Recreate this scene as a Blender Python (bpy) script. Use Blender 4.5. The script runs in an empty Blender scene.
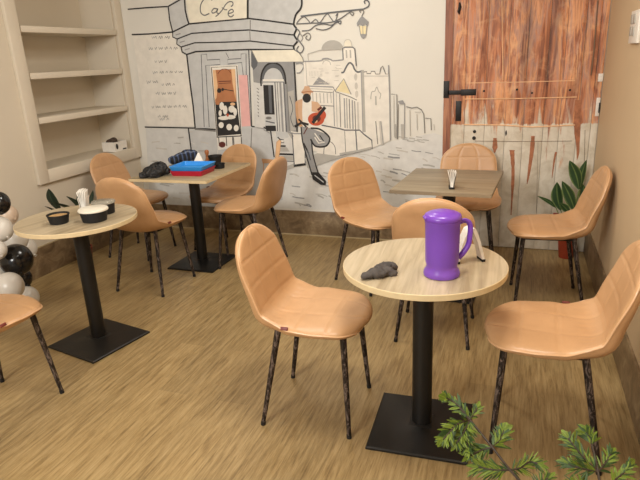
import bpy, bmesh, math, random
from mathutils import Vector, Matrix, noise
PI = math.pi
scn = bpy.context.scene
COL = scn.collection
random.seed(7)

# ------------------------------------------------------------------ camera
F_PX, PITCH, ROLL, YAW, CAM_H = 559.75, 0.3143, -0.0472, 0.3468, 1.522
cam_d = bpy.data.cameras.new('camera')
cam = bpy.data.objects.new('camera', cam_d)
COL.objects.link(cam)
cam_d.sensor_width = 36.0
cam_d.lens = F_PX / 640.0 * 36.0
cam_d.clip_start = 0.02
CAM_R = Matrix.Rotation(YAW, 3, 'Z') @ Matrix.Rotation(PI / 2 - PITCH, 3, 'X') @ Matrix.Rotation(ROLL, 3, 'Z')
CAM_P = Vector((0, 0, CAM_H))
cam.matrix_world = Matrix.Translation(CAM_P) @ CAM_R.to_4x4()
scn.camera = cam

# ------------------------------------------------------------------ light
scn.view_settings.view_transform = 'Standard'
scn.view_settings.look = 'None'
scn.view_settings.gamma = 1.0
scn.view_settings.exposure = -0.07
w = bpy.data.worlds.new('world')
scn.world = w
w.use_nodes = True
w.node_tree.nodes['Background'].inputs[0].default_value = (1.0, 0.97, 0.93, 1)
w.node_tree.nodes['Background'].inputs[1].default_value = 0.6


def area(name, loc, target, sx, sy, power, col):
    d = bpy.data.lights.new(name, 'AREA')
    d.shape = 'RECTANGLE'
    d.size = sx
    d.size_y = sy
    d.energy = power
    d.color = col
    o = bpy.data.objects.new(name, d)
    COL.objects.link(o)
    o.location = loc
    o.rotation_euler = (Vector(target) - Vector(loc)).to_track_quat('-Z', 'Y').to_euler()
    return o


area('shopfront_daylight', (-1.7, -1.2, 2.3), (-1.2, 3.0, 0.6), 1.0, 0.9, 100, (1.0, 0.98, 0.94))
area('ceiling_lamp_front', (-0.35, 1.75, 2.74), (-0.6, 1.8, 0), 0.7, 0.7, 38, (1.0, 0.95, 0.86))
area('ceiling_lamp_back', (-1.4, 3.1, 2.74), (-1.4, 3.1, 0), 0.6, 0.6, 24, (1.0, 0.95, 0.86))


# ------------------------------------------------------------------ helpers
def ray(px, py):
    return (CAM_R @ Vector(((px - 320) / F_PX, -(py - 240) / F_PX, -1))).normalized()


def onz(px, py, z):
    d = ray(px, py)
    return CAM_P + d * ((z - CAM_H) / d.z)


def ony(px, py, y):
    d = ray(px, py)
    return CAM_P + d * (y / d.y)


def onx(px, py, x):
    d = ray(px, py)
    return CAM_P + d * (x / d.x)


def link(name, me, mat=None, parent=None, sharp=35):
    if mat is not None:
        for m in (mat if isinstance(mat, (list, tuple)) else [mat]):
            me.materials.append(m)
    if sharp is not None:
        me.shade_smooth()
        me.set_sharp_from_angle(angle=math.radians(sharp))
    o = bpy.data.objects.new(name, me)
    COL.objects.link(o)
    if parent is not None:
        o.parent = parent
    return o


class MB:
    def __init__(s):
        s.v = []
        s.f = []
        s.mi = []

    def add(s, vs, fs, mi=0):
        n = len(s.v)
        s.v += [tuple(x) for x in vs]
        s.f += [tuple(i + n for i in f) for f in fs]
        s.mi += [mi] * len(fs)
        return s

    def box(s, c, d, bev=0.0, rot=None, mi=0, seg=2):
        bm = bmesh.new()
        bmesh.ops.create_cube(bm, size=1)
        bmesh.ops.scale(bm, vec=d, verts=bm.verts)
        if bev > 0:
            bmesh.ops.bevel(bm, geom=list(bm.edges), offset=bev, segments=seg, affect='EDGES', profile=0.5)
        if rot is not None:
            bmesh.ops.rotate(bm, matrix=rot, verts=bm.verts)
        bmesh.ops.translate(bm, vec=c, verts=bm.verts)
        bm.verts.index_update()
        s.add([v.co[:] for v in bm.verts], [[v.index for v in f.verts] for f in bm.faces], mi)
        bm.free()
        return s

    def span(s, a, b, bev=0.0, mi=0):
        c = [(a[i] + b[i]) / 2 for i in range(3)]
        d = [abs(b[i] - a[i]) for i in range(3)]
        return s.box(c, d, bev, mi=mi)

    def lathe(s, prof, c=(0, 0, 0), n=32, mi=0, sx=1, sy=1):
        vs, fs, rings = [], [], []
        for r, z in prof:
            if r < 1e-6:
                rings.append([len(vs)])
                vs.append((c[0], c[1], c[2] + z))
            else:
                rings.append(list(range(len(vs), len(vs) + n)))
                for k in range(n):
                    a = 2 * PI * k / n
                    vs.append((c[0] + r * sx * math.cos(a), c[1] + r * sy * math.sin(a), c[2] + z))
        for A, B in zip(rings, rings[1:]):
            for k in range(n):
                k2 = (k + 1) % n
                if len(A) == 1 and len(B) == 1:
                    continue
                if len(A) == 1:
                    fs.append((A[0], B[k2], B[k]))
                elif len(B) == 1:
                    fs.append((A[k], A[k2], B[0]))
                else:
                    fs.append((A[k], A[k2], B[k2], B[k]))
        return s.add(vs, fs, mi)

    def tube(s, pts, rad, n=10, mi=0, flat=1.0, caps=True):
        pts = [Vector(p) for p in pts]
        if not isinstance(rad, (list, tuple)):
            rad = [rad] * len(pts)
        vs, fs = [], []
        up = None
        for i, p in enumerate(pts):
            t = (pts[min(i + 1, len(pts) - 1)] - pts[max(i - 1, 0)]).normalized()
            if up is None:
                up = t.orthogonal().normalized()
            up = (up - t * up.dot(t)).normalized()
            sd = t.cross(up)
            for k in range(n):
                a = 2 * PI * k / n
                vs.append(p + up * (rad[i] * math.cos(a)) + sd * (rad[i] * flat * math.sin(a)))
        for i in range(len(pts) - 1):
            for k in range(n):
                k2 = (k + 1) % n
                fs.append((i * n + k, i * n + k2, (i + 1) * n + k2, (i + 1) * n + k))
        if caps:
            fs.append(tuple(range(n - 1, -1, -1)))
            fs.append(tuple((len(pts) - 1) * n + k for k in range(n)))
        return s.add(vs, fs, mi)

    def build(s, name, mat=None, parent=None, sharp=35):
        me = bpy.data.meshes.new(name)
        me.from_pydata(s.v, [], s.f)
        me.polygons.foreach_set('material_index', s.mi)
        bm = bmesh.new()
        bm.from_mesh(me)
        bmesh.ops.recalc_face_normals(bm, faces=bm.faces)
        bm.to_mesh(me)
        bm.free()
        me.update()
        return link(name, me, mat, parent, sharp)


def tag(o, label=None, cat=None, group=None, kind=None):
    if label:
        o['label'] = label
    if cat:
        o['category'] = cat
    if group:
        o['group'] = group
    if kind:
        o['kind'] = kind
    return o


def empty(name, loc=(0, 0, 0), rz=0.0):
    o = bpy.data.objects.new(name, None)
    o.empty_display_size = 0.1
    COL.objects.link(o)
    o.location = loc
    o.rotation_euler = (0, 0, rz)
    return o


def copy_tree(o, parent=None):
    c = o.copy()
    COL.objects.link(c)
    if parent is not None:
        c.parent = parent
    for ch in list(o.children):
        copy_tree(ch, c)
    return c


def catmull(P, n):
    P = [Vector(p) for p in P]
    out = []
    m = len(P) - 1
    for i in range(n + 1):
        t = i / n * m
        k = min(int(t), m - 1)
        u = t - k
        p0, p1, p2, p3 = P[max(k - 1, 0)], P[k], P[k + 1], P[min(k + 2, m)]
        out.append(0.5 * ((2 * p1) + (p2 - p0) * u + (2 * p0 - 5 * p1 + 4 * p2 - p3) * u * u + (3 * p1 - p0 - 3 * p2 + p3) * u ** 3))
    return out


def interp(tab, x):
    for (a, va), (b, vb) in zip(tab, tab[1:]):
        if x <= b:
            t = max(0, (x - a) / (b - a))
            t = t * t * (3 - 2 * t)
            return va + (vb - va) * t
    return tab[-1][1]


# ------------------------------------------------------------------ materials
def srgb(r, g, b):
    def f(c):
        c /= 255.0
        return c / 12.92 if c <= 0.04045 else ((c + 0.055) / 1.055) ** 2.4
    return (f(r), f(g), f(b), 1)


class NT:
    def __init__(s, name):
        s.m = bpy.data.materials.new(name)
        s.m.use_nodes = True
        s.t = s.m.node_tree
        s.b = s.t.nodes['Principled BSDF']

    def n(s, typ, **kw):
        nd = s.t.nodes.new(typ)
        for k, v in kw.items():
            if k in nd.inputs:
                nd.inputs[k].default_value = v
            else:
                setattr(nd, k, v)
        return nd

    def l(s, a, b):
        s.t.links.new(a, b)

    def coords(s, scale=(1, 1, 1), kind='Object', loc=(0, 0, 0)):
        tc = s.n('ShaderNodeTexCoord')
        mp = s.n('ShaderNodeMapping')
        mp.inputs['Scale'].default_value = scale
        mp.inputs['Location'].default_value = loc
        s.l(tc.outputs[kind], mp.inputs[0])
        return mp.outputs[0]

    def noise(s, co, scale, detail=4, rough=0.55, dist=0.0):
        nd = s.n('ShaderNodeTexNoise')
        nd.inputs['Scale'].default_value = scale
        nd.inputs['Detail'].default_value = detail
        nd.inputs['Roughness'].default_value = rough
        nd.inputs['Distortion'].default_value = dist
        s.l(co, nd.inputs['Vector'])
        return nd.outputs['Fac']

    def ramp(s, fac, stops, interp='LINEAR'):
        nd = s.n('ShaderNodeValToRGB')
        cr = nd.color_ramp
        cr.interpolation = interp
        while len(cr.elements) < len(stops):
            cr.elements.new(0.5)
        for e, (p, c) in zip(cr.elements, stops):
            e.position = p
            e.color = c
        s.l(fac, nd.inputs[0])
        return nd.outputs[0]

    def mix(s, fac, a, b, mode='MIX'):
        nd = s.n('ShaderNodeMix', data_type='RGBA', blend_type=mode)
        for i, x in ((0, fac), (6, a), (7, b)):
            if isinstance(x, (int, float)):
                nd.inputs[i].default_value = x
            elif isinstance(x, tuple):
                nd.inputs[i].default_value = x
            else:
                s.l(x, nd.inputs[i])
        return nd.outputs[2]

    def bump(s, h, strength=0.2, dist=0.002):
        nd = s.n('ShaderNodeBump')
        nd.inputs['Strength'].default_value = strength
        nd.inputs['Distance'].default_value = dist
        s.l(h, nd.inputs['Height'])
        s.l(nd.outputs[0], s.b.inputs['Normal'])

    def col(s, c):
        if isinstance(c, tuple):
            s.b.inputs['Base Color'].default_value = c
        else:
            s.l(c, s.b.inputs['Base Color'])
        return s

    def rough(s, r, metal=0.0):
        s.b.inputs['Roughness'].default_value = r
        s.b.inputs['Metallic'].default_value = metal
        return s


def plain(name, c, rough=0.6, metal=0.0, var=0.06, scale=30, bump=0.0):
    t = NT(name)
    co = t.coords()
    f = t.noise(co, scale, 3)
    lo = tuple(x * (1 - var) for x in c[:3]) + (1,)
    hi = tuple(min(1, x * (1 + var)) for x in c[:3]) + (1,)
    t.col(t.ramp(f, [(0.3, lo), (0.7, hi)])).rough(rough, metal)
    if bump:
        t.bump(f, bump)
    return t.m


def wall_mat(name, c, bump=0.08):
    t = NT(name)
    co = t.coords()
    f = t.noise(co, 1.6, 5)
    g = t.noise(co, 90, 3)
    lo = tuple(x * 0.93 for x in c[:3]) + (1,)
    t.col(t.ramp(f, [(0.3, lo), (0.7, c)])).rough(0.62)
    t.bump(g, bump, 0.003)
    return t.m


def floor_mat():
    t = NT('floor_vinyl_oak')
    tc = t.coords()
    # planks run along world Y: swap axes for the brick texture
    sp = t.n('ShaderNodeSeparateXYZ')
    t.l(tc, sp.inputs[0])
    cb = t.n('ShaderNodeCombineXYZ')
    t.l(sp.outputs['Y'], cb.inputs['X'])
    t.l(sp.outputs['X'], cb.inputs['Y'])
    br = t.n('ShaderNodeTexBrick')
    br.offset = 0.37
    t.l(cb.outputs[0], br.inputs['Vector'])
    for k, v in (('Scale', 1.0), ('Mortar Size', 0.0012), ('Mortar Smooth', 0.3), ('Bias', 0.0), ('Brick Width', 1.22), ('Row Height', 0.16)):
        br.inputs[k].default_value = v
    br.inputs['Color1'].default_value = (0.35, 0.35, 0.35, 1)
    br.inputs['Color2'].default_value = (0.65, 0.65, 0.65, 1)
    br.inputs['Mortar'].default_value = (0.28, 0.28, 0.28, 1)
    g1 = t.noise(t.coords((58, 4.5, 1)), 1.0, 7, 0.72, 0.3)
    g2 = t.noise(t.coords((150, 7, 1)), 1.0, 4, 0.6)
    g3 = t.noise(t.coords((9, 1.2, 1)), 1.0, 3, 0.5, 0.8)
    c1 = t.ramp(g1, [(0.28, srgb(106, 84, 54)), (0.43, srgb(144, 120, 80)), (0.55, srgb(161, 137, 95)), (0.72, srgb(178, 154, 112))])
    c2 = t.ramp(g2, [(0.33, (0.66, 0.62, 0.55, 1)), (0.55, (1, 1, 1, 1))])
    c = t.mix(0.55, c1, c2, 'MULTIPLY')
    c3 = t.ramp(g3, [(0.3, (0.82, 0.8, 0.76, 1)), (0.65, (1.05, 1.04, 1.0, 1))])
    c = t.mix(0.5, c, c3, 'MULTIPLY')
    c = t.mix(0.32, c, br.outputs['Color'], 'OVERLAY')
    t.col(c)
    t.rough(0.42)
    t.bump(g2, 0.12, 0.001)
    return t.m


def laminate(name, axis, base=((176, 160, 132), (150, 134, 109), (194, 178, 150))):
    t = NT(name)
    sc = (2.2, 34, 1) if axis == 'x' else (34, 2.2, 1)
    g = t.noise(t.coords(sc), 1.0, 5, 0.6, 0.6)
    sc2 = (0.8, 11, 1) if axis == 'x' else (11, 0.8, 1)
    h = t.noise(t.coords(sc2, loc=(3.1, 2.7, 0)), 1.0, 3, 0.5, 1.2)
    c1 = t.ramp(g, [(0.3, srgb(*base[1])), (0.5, srgb(*base[0])), (0.72, srgb(*base[2]))])
    c2 = t.ramp(h, [(0.36, (0.80, 0.76, 0.70, 1)), (0.55, (1, 1, 1, 1))])
    t.col(t.mix(0.8, c1, c2, 'MULTIPLY')).rough(0.38)
    t.bump(g, 0.05, 0.001)
    return t.m


def leather():
    t = NT('tan_leatherette')
    co = t.coords()
    f = t.noise(co, 7, 4)
    g = t.noise(co, 260, 3)
    wr = t.noise(t.coords((18, 40, 18)), 1.0, 4, 0.6, 1.5)
    c = t.ramp(f, [(0.3, srgb(184, 142, 100)), (0.7, srgb(199, 156, 113))])
    t.col(c).rough(0.40)
    mx = t.n('ShaderNodeMath', operation='MULTIPLY_ADD')
    t.l(wr, mx.inputs[0])
    mx.inputs[1].default_value = 3.0
    t.l(g, mx.inputs[2])
    t.bump(mx.outputs[0], 0.16, 0.0012)
    t.b.inputs['Specular IOR Level'].default_value = 0.6
    return t.m


def leg_metal():
    t = NT('black_marbled_metal')
    g = t.noise(t.coords((38, 38, 14)), 1.0, 4, 0.65, 2.0)
    t.col(t.ramp(g, [(0.40, srgb(26, 22, 20)), (0.52, srgb(58, 48, 43)), (0.59, srgb(126, 112, 104)), (0.66, srgb(64, 54, 50))])).rough(0.33, 0.35)
    return t.m


def stone_skirting():
    t = NT('brown_stone_skirting')
    co = t.coords()
    g = t.noise(co, 9, 7, 0.65, 0.8)
    g2 = t.noise(t.coords((3, 3, 26)), 1.0, 4, 0.6, 1.0)
    c = t.ramp(g, [(0.3, srgb(92, 74, 52)), (0.5, srgb(128, 106, 78)), (0.7, srgb(158, 138, 106))])
    c2 = t.ramp(g2, [(0.3, (0.75, 0.72, 0.68, 1)), (0.6, (1, 1, 1, 1))])
    t.col(t.mix(0.7, c, c2, 'MULTIPLY')).rough(0.5)
    return t.m


def rusty_metal():
    """old painted double door: rust in vertical runs above, flaking white paint below"""
    t = NT('rusted_painted_metal')
    n1 = t.noise(t.coords((13, 1, 1.3)), 1.0, 4, 0.55, 0.9)
    n2 = t.noise(t.coords((30, 1, 3.2), loc=(4, 0, 2)), 1.0, 5, 0.65, 1.2)
    n3 = t.noise(t.coords((9, 1, 8), loc=(1, 3, 7)), 1.0, 6, 0.65, 0.6)
    rust = t.ramp(n1, [(0.26, srgb(104, 68, 54)), (0.38, srgb(150, 94, 66)), (0.45, srgb(196, 130, 90)), (0.50, srgb(176, 136, 120)), (0.56, srgb(214, 156, 112)), (0.64, srgb(166, 108, 80)), (0.74, srgb(200, 166, 148))])
    dark = t.ramp(n2, [(0.34, srgb(158, 118, 98)), (0.52, (1, 1, 1, 1))])
    rust = t.mix(0.75, rust, dark, 'MULTIPLY')
    pale = t.ramp(n3, [(0.52, (0, 0, 0, 1)), (0.70, (1, 1, 1, 1))])
    rust = t.mix(t_mul(t, pale, 0.55), rust, srgb(224, 180, 138))
    n4 = t.noise(t.coords((6.5, 1, .5), loc=(2, 0, 5)), 1.0, 3, 0.6, 0.5)
    rust = t.mix(0.8, rust, t.ramp(n4, [(.36, (.50, .44, .42, 1)), (.47, (.95, .9, .86, 1)), (.6, (1.22, 1.18, 1.1, 1))]), 'MULTIPLY')
    white = t.ramp(n3, [(0.3, srgb(196, 184, 162)), (0.6, srgb(224, 216, 200))])
    streak = t.noise(t.coords((11, 1, 1.6), loc=(9, 1, 4)), 1.0, 6, 0.62, 0.9)
    sp = t.n('ShaderNodeSeparateXYZ')
    tc = t.n('ShaderNodeTexCoord')
    t.l(tc.outputs['Object'], sp.inputs[0])
    def mrange(f0, f1, t0, t1):
        mr = t.n('ShaderNodeMapRange')
        t.l(sp.outputs['Z'], mr.inputs['Value'])
        for nm_, v_ in (('From Min', f0), ('From Max', f1), ('To Min', t0), ('To Max', t1)):
            mr.inputs[nm_].default_value = v_
        return mr.outputs[0]
    ad0 = t.n('ShaderNodeMath', operation='ADD')
    t.l(mrange(.3, 1.4, -.30, .17), ad0.inputs[0])
    t.l(mrange(.975, .99, 0, .13), ad0.inputs[1])
    ad = t.n('ShaderNodeMath', operation='ADD')
    t.l(ad0.outputs[0], ad.inputs[0])
    t.l(streak, ad.inputs[1])
    k = t.ramp(ad.outputs[0], [(0.52, (0, 0, 0, 1)), (0.60, (1, 1, 1, 1))])
    t.col(t.mix(k, white, rust)).rough(0.6)
    t.bump(n2, 0.2, 0.002)
    return t.m


def t_mul(t, sock, k):
    m = t.n('ShaderNodeMath', operation='MULTIPLY')
    t.l(sock, m.inputs[0])
    m.inputs[1].default_value = k
    return m.outputs[0]


M_wall_l = wall_mat('cream_wall_paint', srgb(214, 203, 184))
M_wall_r = wall_mat('beige_wall_paint', srgb(205, 180, 145))
M_wall_b = wall_mat('mural_white_paint', srgb(225, 222, 213), 0.05)
M_ceil = wall_mat('ceiling_paint', srgb(225, 218, 205))
M_floor = floor_mat()
M_skirt = stone_skirting()
M_grout = plain('pale_grout', srgb(176, 158, 122), 0.7)
M_shelf = wall_mat('shelf_paint', srgb(217, 206, 187), 0.05)
M_leather = leather()
M_pipe = plain('tan_piping', srgb(210, 168, 126), 0.33)
M_leg = leg_metal()
M_black = plain('black_powder_coat', srgb(30, 28, 26), 0.42, 0.3, 0.1, 60)
M_tag = plain('dark_red_tag', srgb(110, 42, 34), 0.5)
M_rubber = plain('black_rubber', srgb(18, 17, 17), 0.7)
M_lam_y = laminate('oak_laminate_lengthwise', 'y')
M_lam_x = laminate('grey_oak_laminate', 'x', ((146, 131, 107), (124, 110, 89), (162, 147, 121)))
M_lam_m = laminate('oak_laminate_crosswise', 'x', ((160, 144, 114), (138, 123, 96), (176, 160, 130)))
M_edge = plain('pale_edge_band', srgb(212, 192, 152), 0.45)
M_rust = rusty_metal()
M_rail = plain('peach_worn_paint', srgb(232, 188, 146), 0.6, 0, 0.2, 25)

# ------------------------------------------------------------------ structure
XL, XF, XR, YB, HC = -3.45, -3.417, 0.541, 4.526, 2.8
RB = -3.785          # back of the shelf recess
YF = -2.2


def struct(o):
    o['kind'] = 'structure'
    return o


b = MB(); b.span((-4.0, YF, -0.1), (XR + .15, YB + .15, 0)); struct(b.build('floor', M_floor))
b = MB(); b.span((-4.0, YF, HC), (XR + .15, YB + .15, HC + .1)); struct(b.build('ceiling', M_ceil))
b = MB(); b.span((-4.0, YB, 0), (XR + .15, YB + .15, HC)); struct(b.build('wall_back', M_wall_b))
b = MB(); b.span((XR, YF, 0), (XR + .15, YB, HC)); struct(b.build('wall_right', M_wall_r))
b = MB()
b.span((-4.0, YF, 0), (XL, 3.35, HC))
b.span((-4.0, 3.35, 0), (XL, 4.435, 0.77))
b.span((-4.0, 3.35, 2.34), (XL, 4.435, HC))
b.span((-4.0, 4.435, 0), (XL, YB, HC))
b.span((-4.0, 3.35, 0.77), (RB - .02, 4.435, 2.34))
struct(b.build('wall_left', M_wall_l))
# skirting
b = MB(); b.span((XL, YF, 0), (XL + .012, YB, .225), .002); sk = struct(b.build('baseboard_left', M_skirt))
b = MB(); b.span((XL, YF, .225), (XL + .012, YB, .232)); b.build('top_edge', M_grout, sk)
b = MB(); b.span((XL + .012, YB - .012, 0), (-.60, YB, .225), .002); sk = struct(b.build('baseboard_back', M_skirt))
b = MB(); b.span((XL + .012, YB - .02, 0), (-.60, YB - .012, .008)); b.build('grout_line', M_grout, sk)
b = MB(); b.span((XR - .012, YF, 0), (XR, YB - .012, .225), .002); struct(b.build('baseboard_right', M_skirt))

# ------------------------------------------------------------------ built-in shelf
sh = tag(empty('built_in_shelf', (XL, 3.9, .7)), 'cream recessed wall shelving with raised frame in the left wall', 'shelf')


def loc_build(mb, name, mat, parent, sharp=35):
    p = parent.location
    mb.v = [(x - p[0], y - p[1], z - p[2]) for x, y, z in mb.v]
    return mb.build(name, mat, parent, sharp)


b = MB()
b.span((XL, 3.25, .695), (XF, 3.35, 2.44), .003)
b.span((XL, 4.435, .695), (XF, YB - .002, 2.44), .003)
b.span((XL, 3.35, .695), (XF, 4.435, .795), .003)
b.span((XL, 3.35, 2.34), (XF, 4.435, 2.44), .003)
loc_build(b, 'frame', M_shelf, sh)
b = MB()
b.span((RB - .018, 3.352, .772), (RB, 4.433, 2.338))
b.span((RB, 3.352, .772), (XL, 3.362, 2.338))
b.span((RB, 4.423, .772), (XL, 4.433, 2.338))
b.span((RB, 3.362, .772), (XL, 4.423, .79))
b.span((RB, 3.362, 2.32), (XL, 4.423, 2.338))
loc_build(b, 'recess_lining', M_shelf, sh)
for z in (1.185, 1.511, 1.840):
    b = MB()
    b.span((RB, 3.363, z - .045), (XF - .006, 4.422, z), .003)
    loc_build(b, 'shelf', M_shelf, sh)

# ------------------------------------------------------------------ rusty door
DX0, DX1 = -.563, XR - .004
YD = YB - .012


def wxz(px, py, y=YD):
    p = ony(px, py, y)
    return p.x, p.z


dr = struct(empty('door_1', ((DX0 + DX1) / 2, YB, 0)))
dr['label'] = 'tall old door, rusty brown above and flaking white below'


def dbuild(mb, name, mat, sharp=35):
    return loc_build(mb, name, mat, dr, sharp)


b = MB()
xs = [DX0, -.50, -.40, -.25, -.10, .03, .17, .28, .40, .49, DX1]
for a, c in zip(xs, xs[1:]):
    b.span((a + .0012, YD, .004), (c - .0012, YB - .001, 2.45), .0015)
dbuild(b, 'door_panel', M_rust)


def pxbox(mb, x0, y0, x1, y1, t0, t1, bev=.0008):
    """box on the door between two picture corners, t0..t1 = depth in front of the door face"""
    a = wxz(x0, y0)
    c = wxz(x1, y1)
    mb.span((min(a[0], c[0]), YD - t1, min(a[1], c[1])), (max(a[0], c[0]), YD - t0, max(a[1], c[1])), bev)


def pstrip(mb, pts, wd, t):
    """flat ribbon along picture points on the door, wd metres wide"""
    P = [Vector((wxz(*p)[0], YD - t / 2, wxz(*p)[1])) for p in pts]
    mb.tube(P, wd / 2, 6, flat=1.0)


t = NT('brown_weathered_stile')
g_ = t.noise(t.coords((40, 1, 3)), 1.0, 5, .6, .8)
t.col(t.ramp(g_, [(.3, srgb(112, 70, 56)), (.5, srgb(150, 98, 76)), (.7, srgb(188, 134, 102))])).rough(.6)
b = MB(); b.span((DX0 + .001, YD - .003, .01), (-.505, YD, 2.45), .001); dbuild(b, 'side_stile', t.m)
b = MB(); pxbox(b, 466, 82, 577, 98, 0, .004); dbuild(b, 'cross_rail', M_rust)
for pts, wd in (([(465, 99), (520, 98.5), (577, 97)], .009), ([(466, 83), (520, 82), (575, 80.5)], .007),
                ([(464, 124.5), (500, 125), (533, 127), (575, 125)], .010), ([(577, 81), (575, 98)], .004),
                ([(502, 0), (503, 80)], .006), ([(578, 50), (576, 80)], .004)):
    b = MB(); pstrip(b, pts, wd, .004); dbuild(b, 'pale_strip', M_rail)
M_seam = plain('dark_seam', srgb(120, 96, 74), .7)
for pts, wd in (([(475, 141), (520, 141.5), (572, 141)], .004), ([(598, 0), (594, 50), (591, 75)], .009), ([(585, 130), (584, 175)], .003),
                ([(538, 142), (536, 232)], .002)):
    b = MB(); pstrip(b, pts, wd, .003); dbuild(b, 'seam', M_seam)
M_iron = plain('black_iron', srgb(34, 31, 30), .5, .4, .2, 30)
b = MB()
pxbox(b, 443.8, 81, 449, 98, 0, .006)
pxbox(b, 448, 90.5, 462, 94.5, 0, .006)
pxbox(b, 461, 89.3, 476, 95.2, 0, .007)
dbuild(b, 'hinge_strap', M_iron)
b = MB(); pxbox(b, 456, 101, 461, 121, 0, .005); dbuild(b, 'hinge_plate', M_iron)
b = MB()
x, z = wxz(459.5, 7); b.tube([(x, YD + .001, z + .03), (x + .004, YD - .004, z), (x - .004, YD - .004, z - .03), (x, YD + .001, z - .05)], [.006, .012, .011, .004], 8)
dbuild(b, 'latch_knob', M_iron)
for (px, py, r) in ((484, 91, .008), (517, 89.5, .008), (570, 90, .008), (532, 93, .007), (474.5, 131.5, .012), (474, 138, .014)):
    x, z = wxz(px, py)
    b = MB(); b.tube([(x, YD + .002, z), (x, YD - .006, z), (x, YD - .009, z)], [r, r, r * .7], 14); dbuild(b, 'bolt', M_iron)
x, z = wxz(506, 133)
b = MB(); b.tube([(x, YD - .001, z + .022), (x, YD - .002, z + .006), (x, YD - .002, z - .006), (x, YD - .001, z - .022)], [.001, .006, .006, .001], 8); dbuild(b, 'keyhole', M_iron)
M_drip = plain('brown_rust_drip', srgb(164, 106, 74), .75, 0, .3, 30)
for pts, rr in (([(495, 138), (495, 146), (494.5, 153)], [.012, .020, .005]), ([(533, 136), (532, 150), (529, 172), (527, 184)], [.012, .016, .010, .003]),
                ([(556, 152), (554, 162), (552, 178)], [.008, .006, .002]), ([(578, 100), (577, 125), (578, 150), (577, 160)], [.020, .022, .010, .002]),
                ([(512, 150), (513, 175), (511, 215)], [.018, .012, .004])):
    P = [Vector((wxz(*p)[0], YD - .0005, wxz(*p)[1])) for p in pts]
    Pc = catmull(P, 16)
    rc = [interp([(i / (len(rr) - 1), r) for i, r in enumerate(rr)], k / 16) * (1 + .35 * noise.noise((k * .9, rr[0] * 99, 0))) for k in range(17)]
    vs, fs = [], []
    for k, (p, r) in enumerate(zip(Pc, rc)):
        vs += [(p.x - r, YD - .0006, p.z), (p.x + r, YD - .0006, p.z)]
        if k:
            n = 2 * k
            fs.append((n - 2, n - 1, n + 1, n))
    b = MB(); b.add(vs, fs); dbuild(b, 'rust_run', M_drip)

# ------------------------------------------------------------------ painted mural on the back wall
mur = tag(empty('cafe_street_mural', (-1.95, YB, .24)), 'black and white wall painting of a street cafe with a guitarist', 'mural')
LAY = [0]
PM = {}
for nm, c in dict(ink=(38, 36, 36), soft=(120, 118, 114), pale=(176, 173, 166), faint=(198, 193, 184), wash=(196, 197, 196), wash2=(210, 209, 205),
                  mid=(148, 148, 148), slate=(96, 98, 102), cream=(232, 226, 208), white=(229, 224, 214), pink=(228, 176, 172), brown=(178, 118, 78),
                  peach=(228, 186, 142), tan=(196, 152, 112), red=(190, 82, 50), maroon=(96, 42, 34), gold=(226, 212, 170), road=(216, 215, 211), skin=(206, 168, 136)).items():
    PM[nm] = plain('paint_' + nm, srgb(*c), .7, 0, .07, 14)


class Paint:
    """flat paint marks on the wall, one mesh per mural part"""
    def __init__(s, name):
        s.name = name
        s.mb = MB()
        s.mats = []
        s.k = 0

    def mi(s, c):
        if c not in s.mats:
            s.mats.append(c)
        return s.mats.index(c)

    def lay(s):
        LAY[0] += 1
        return YB - .0012 - LAY[0] * .00002

    def poly(s, pts, c):
        y = s.lay()
        vs = []
        for p in pts:
            q = ony(p[0], p[1], YB)
            vs.append((q.x, y, q.z))
        s.mb.add(vs, [tuple(range(len(vs)))], s.mi(c))
        return s

    def rect(s, x0, y0, x1, y1, c):
        return s.poly([(x0, y0), (x1, y0), (x1, y1), (x0, y1)], c)

    def ell(s, cx, cy, rx, ry, c, a0=0, a1=360, n=20):
        return s.poly([(cx + rx * math.cos(math.radians(a0 + (a1 - a0) * k / n)), cy - ry * math.sin(math.radians(a0 + (a1 - a0) * k / n))) for k in range(n + (a1 - a0 < 360))], c)

    def line(s, pts, wd=1.0, c='ink', smooth=False):
        y = s.lay()
        if smooth:
            pts = [(p.x, p.y) for p in catmull([(a, b_, 0) for a, b_ in pts], 6 * (len(pts) - 1))]
        P = [ony(a, b_, YB) for a, b_ in pts]
        P = [Vector((p.x, p.z)) for p in P]
        h = wd * .5 * 5.0 / F_PX
        vs, fs = [], []
        for i, p in enumerate(P):
            t = P[min(i + 1, len(P) - 1)] - P[max(i - 1, 0)]
            if t.length < 1e-9:
                t = Vector((1, 0))
            t.normalize()
            nrm = Vector((-t.y, t.x)) * h
            vs += [(p.x + nrm.x, y, p.y + nrm.y), (p.x - nrm.x, y, p.y - nrm.y)]
            if i:
                n = 2 * i
                fs.append((n - 2, n - 1, n + 1, n))
        s.mb.add(vs, fs, s.mi(c))
        return s

    def done(s):
        p = mur.location
        s.mb.v = [(x - p[0], y - p[1], z - p[2]) for x, y, z in s.mb.v]
        me = bpy.data.meshes.new(s.name)
        me.from_pydata(s.mb.v, [], s.mb.f)
        me.polygons.foreach_set('material_index', s.mb.mi)
        me.update()
        return link(s.name, me, [PM[c] for c in s.mats], mur, None)


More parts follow.
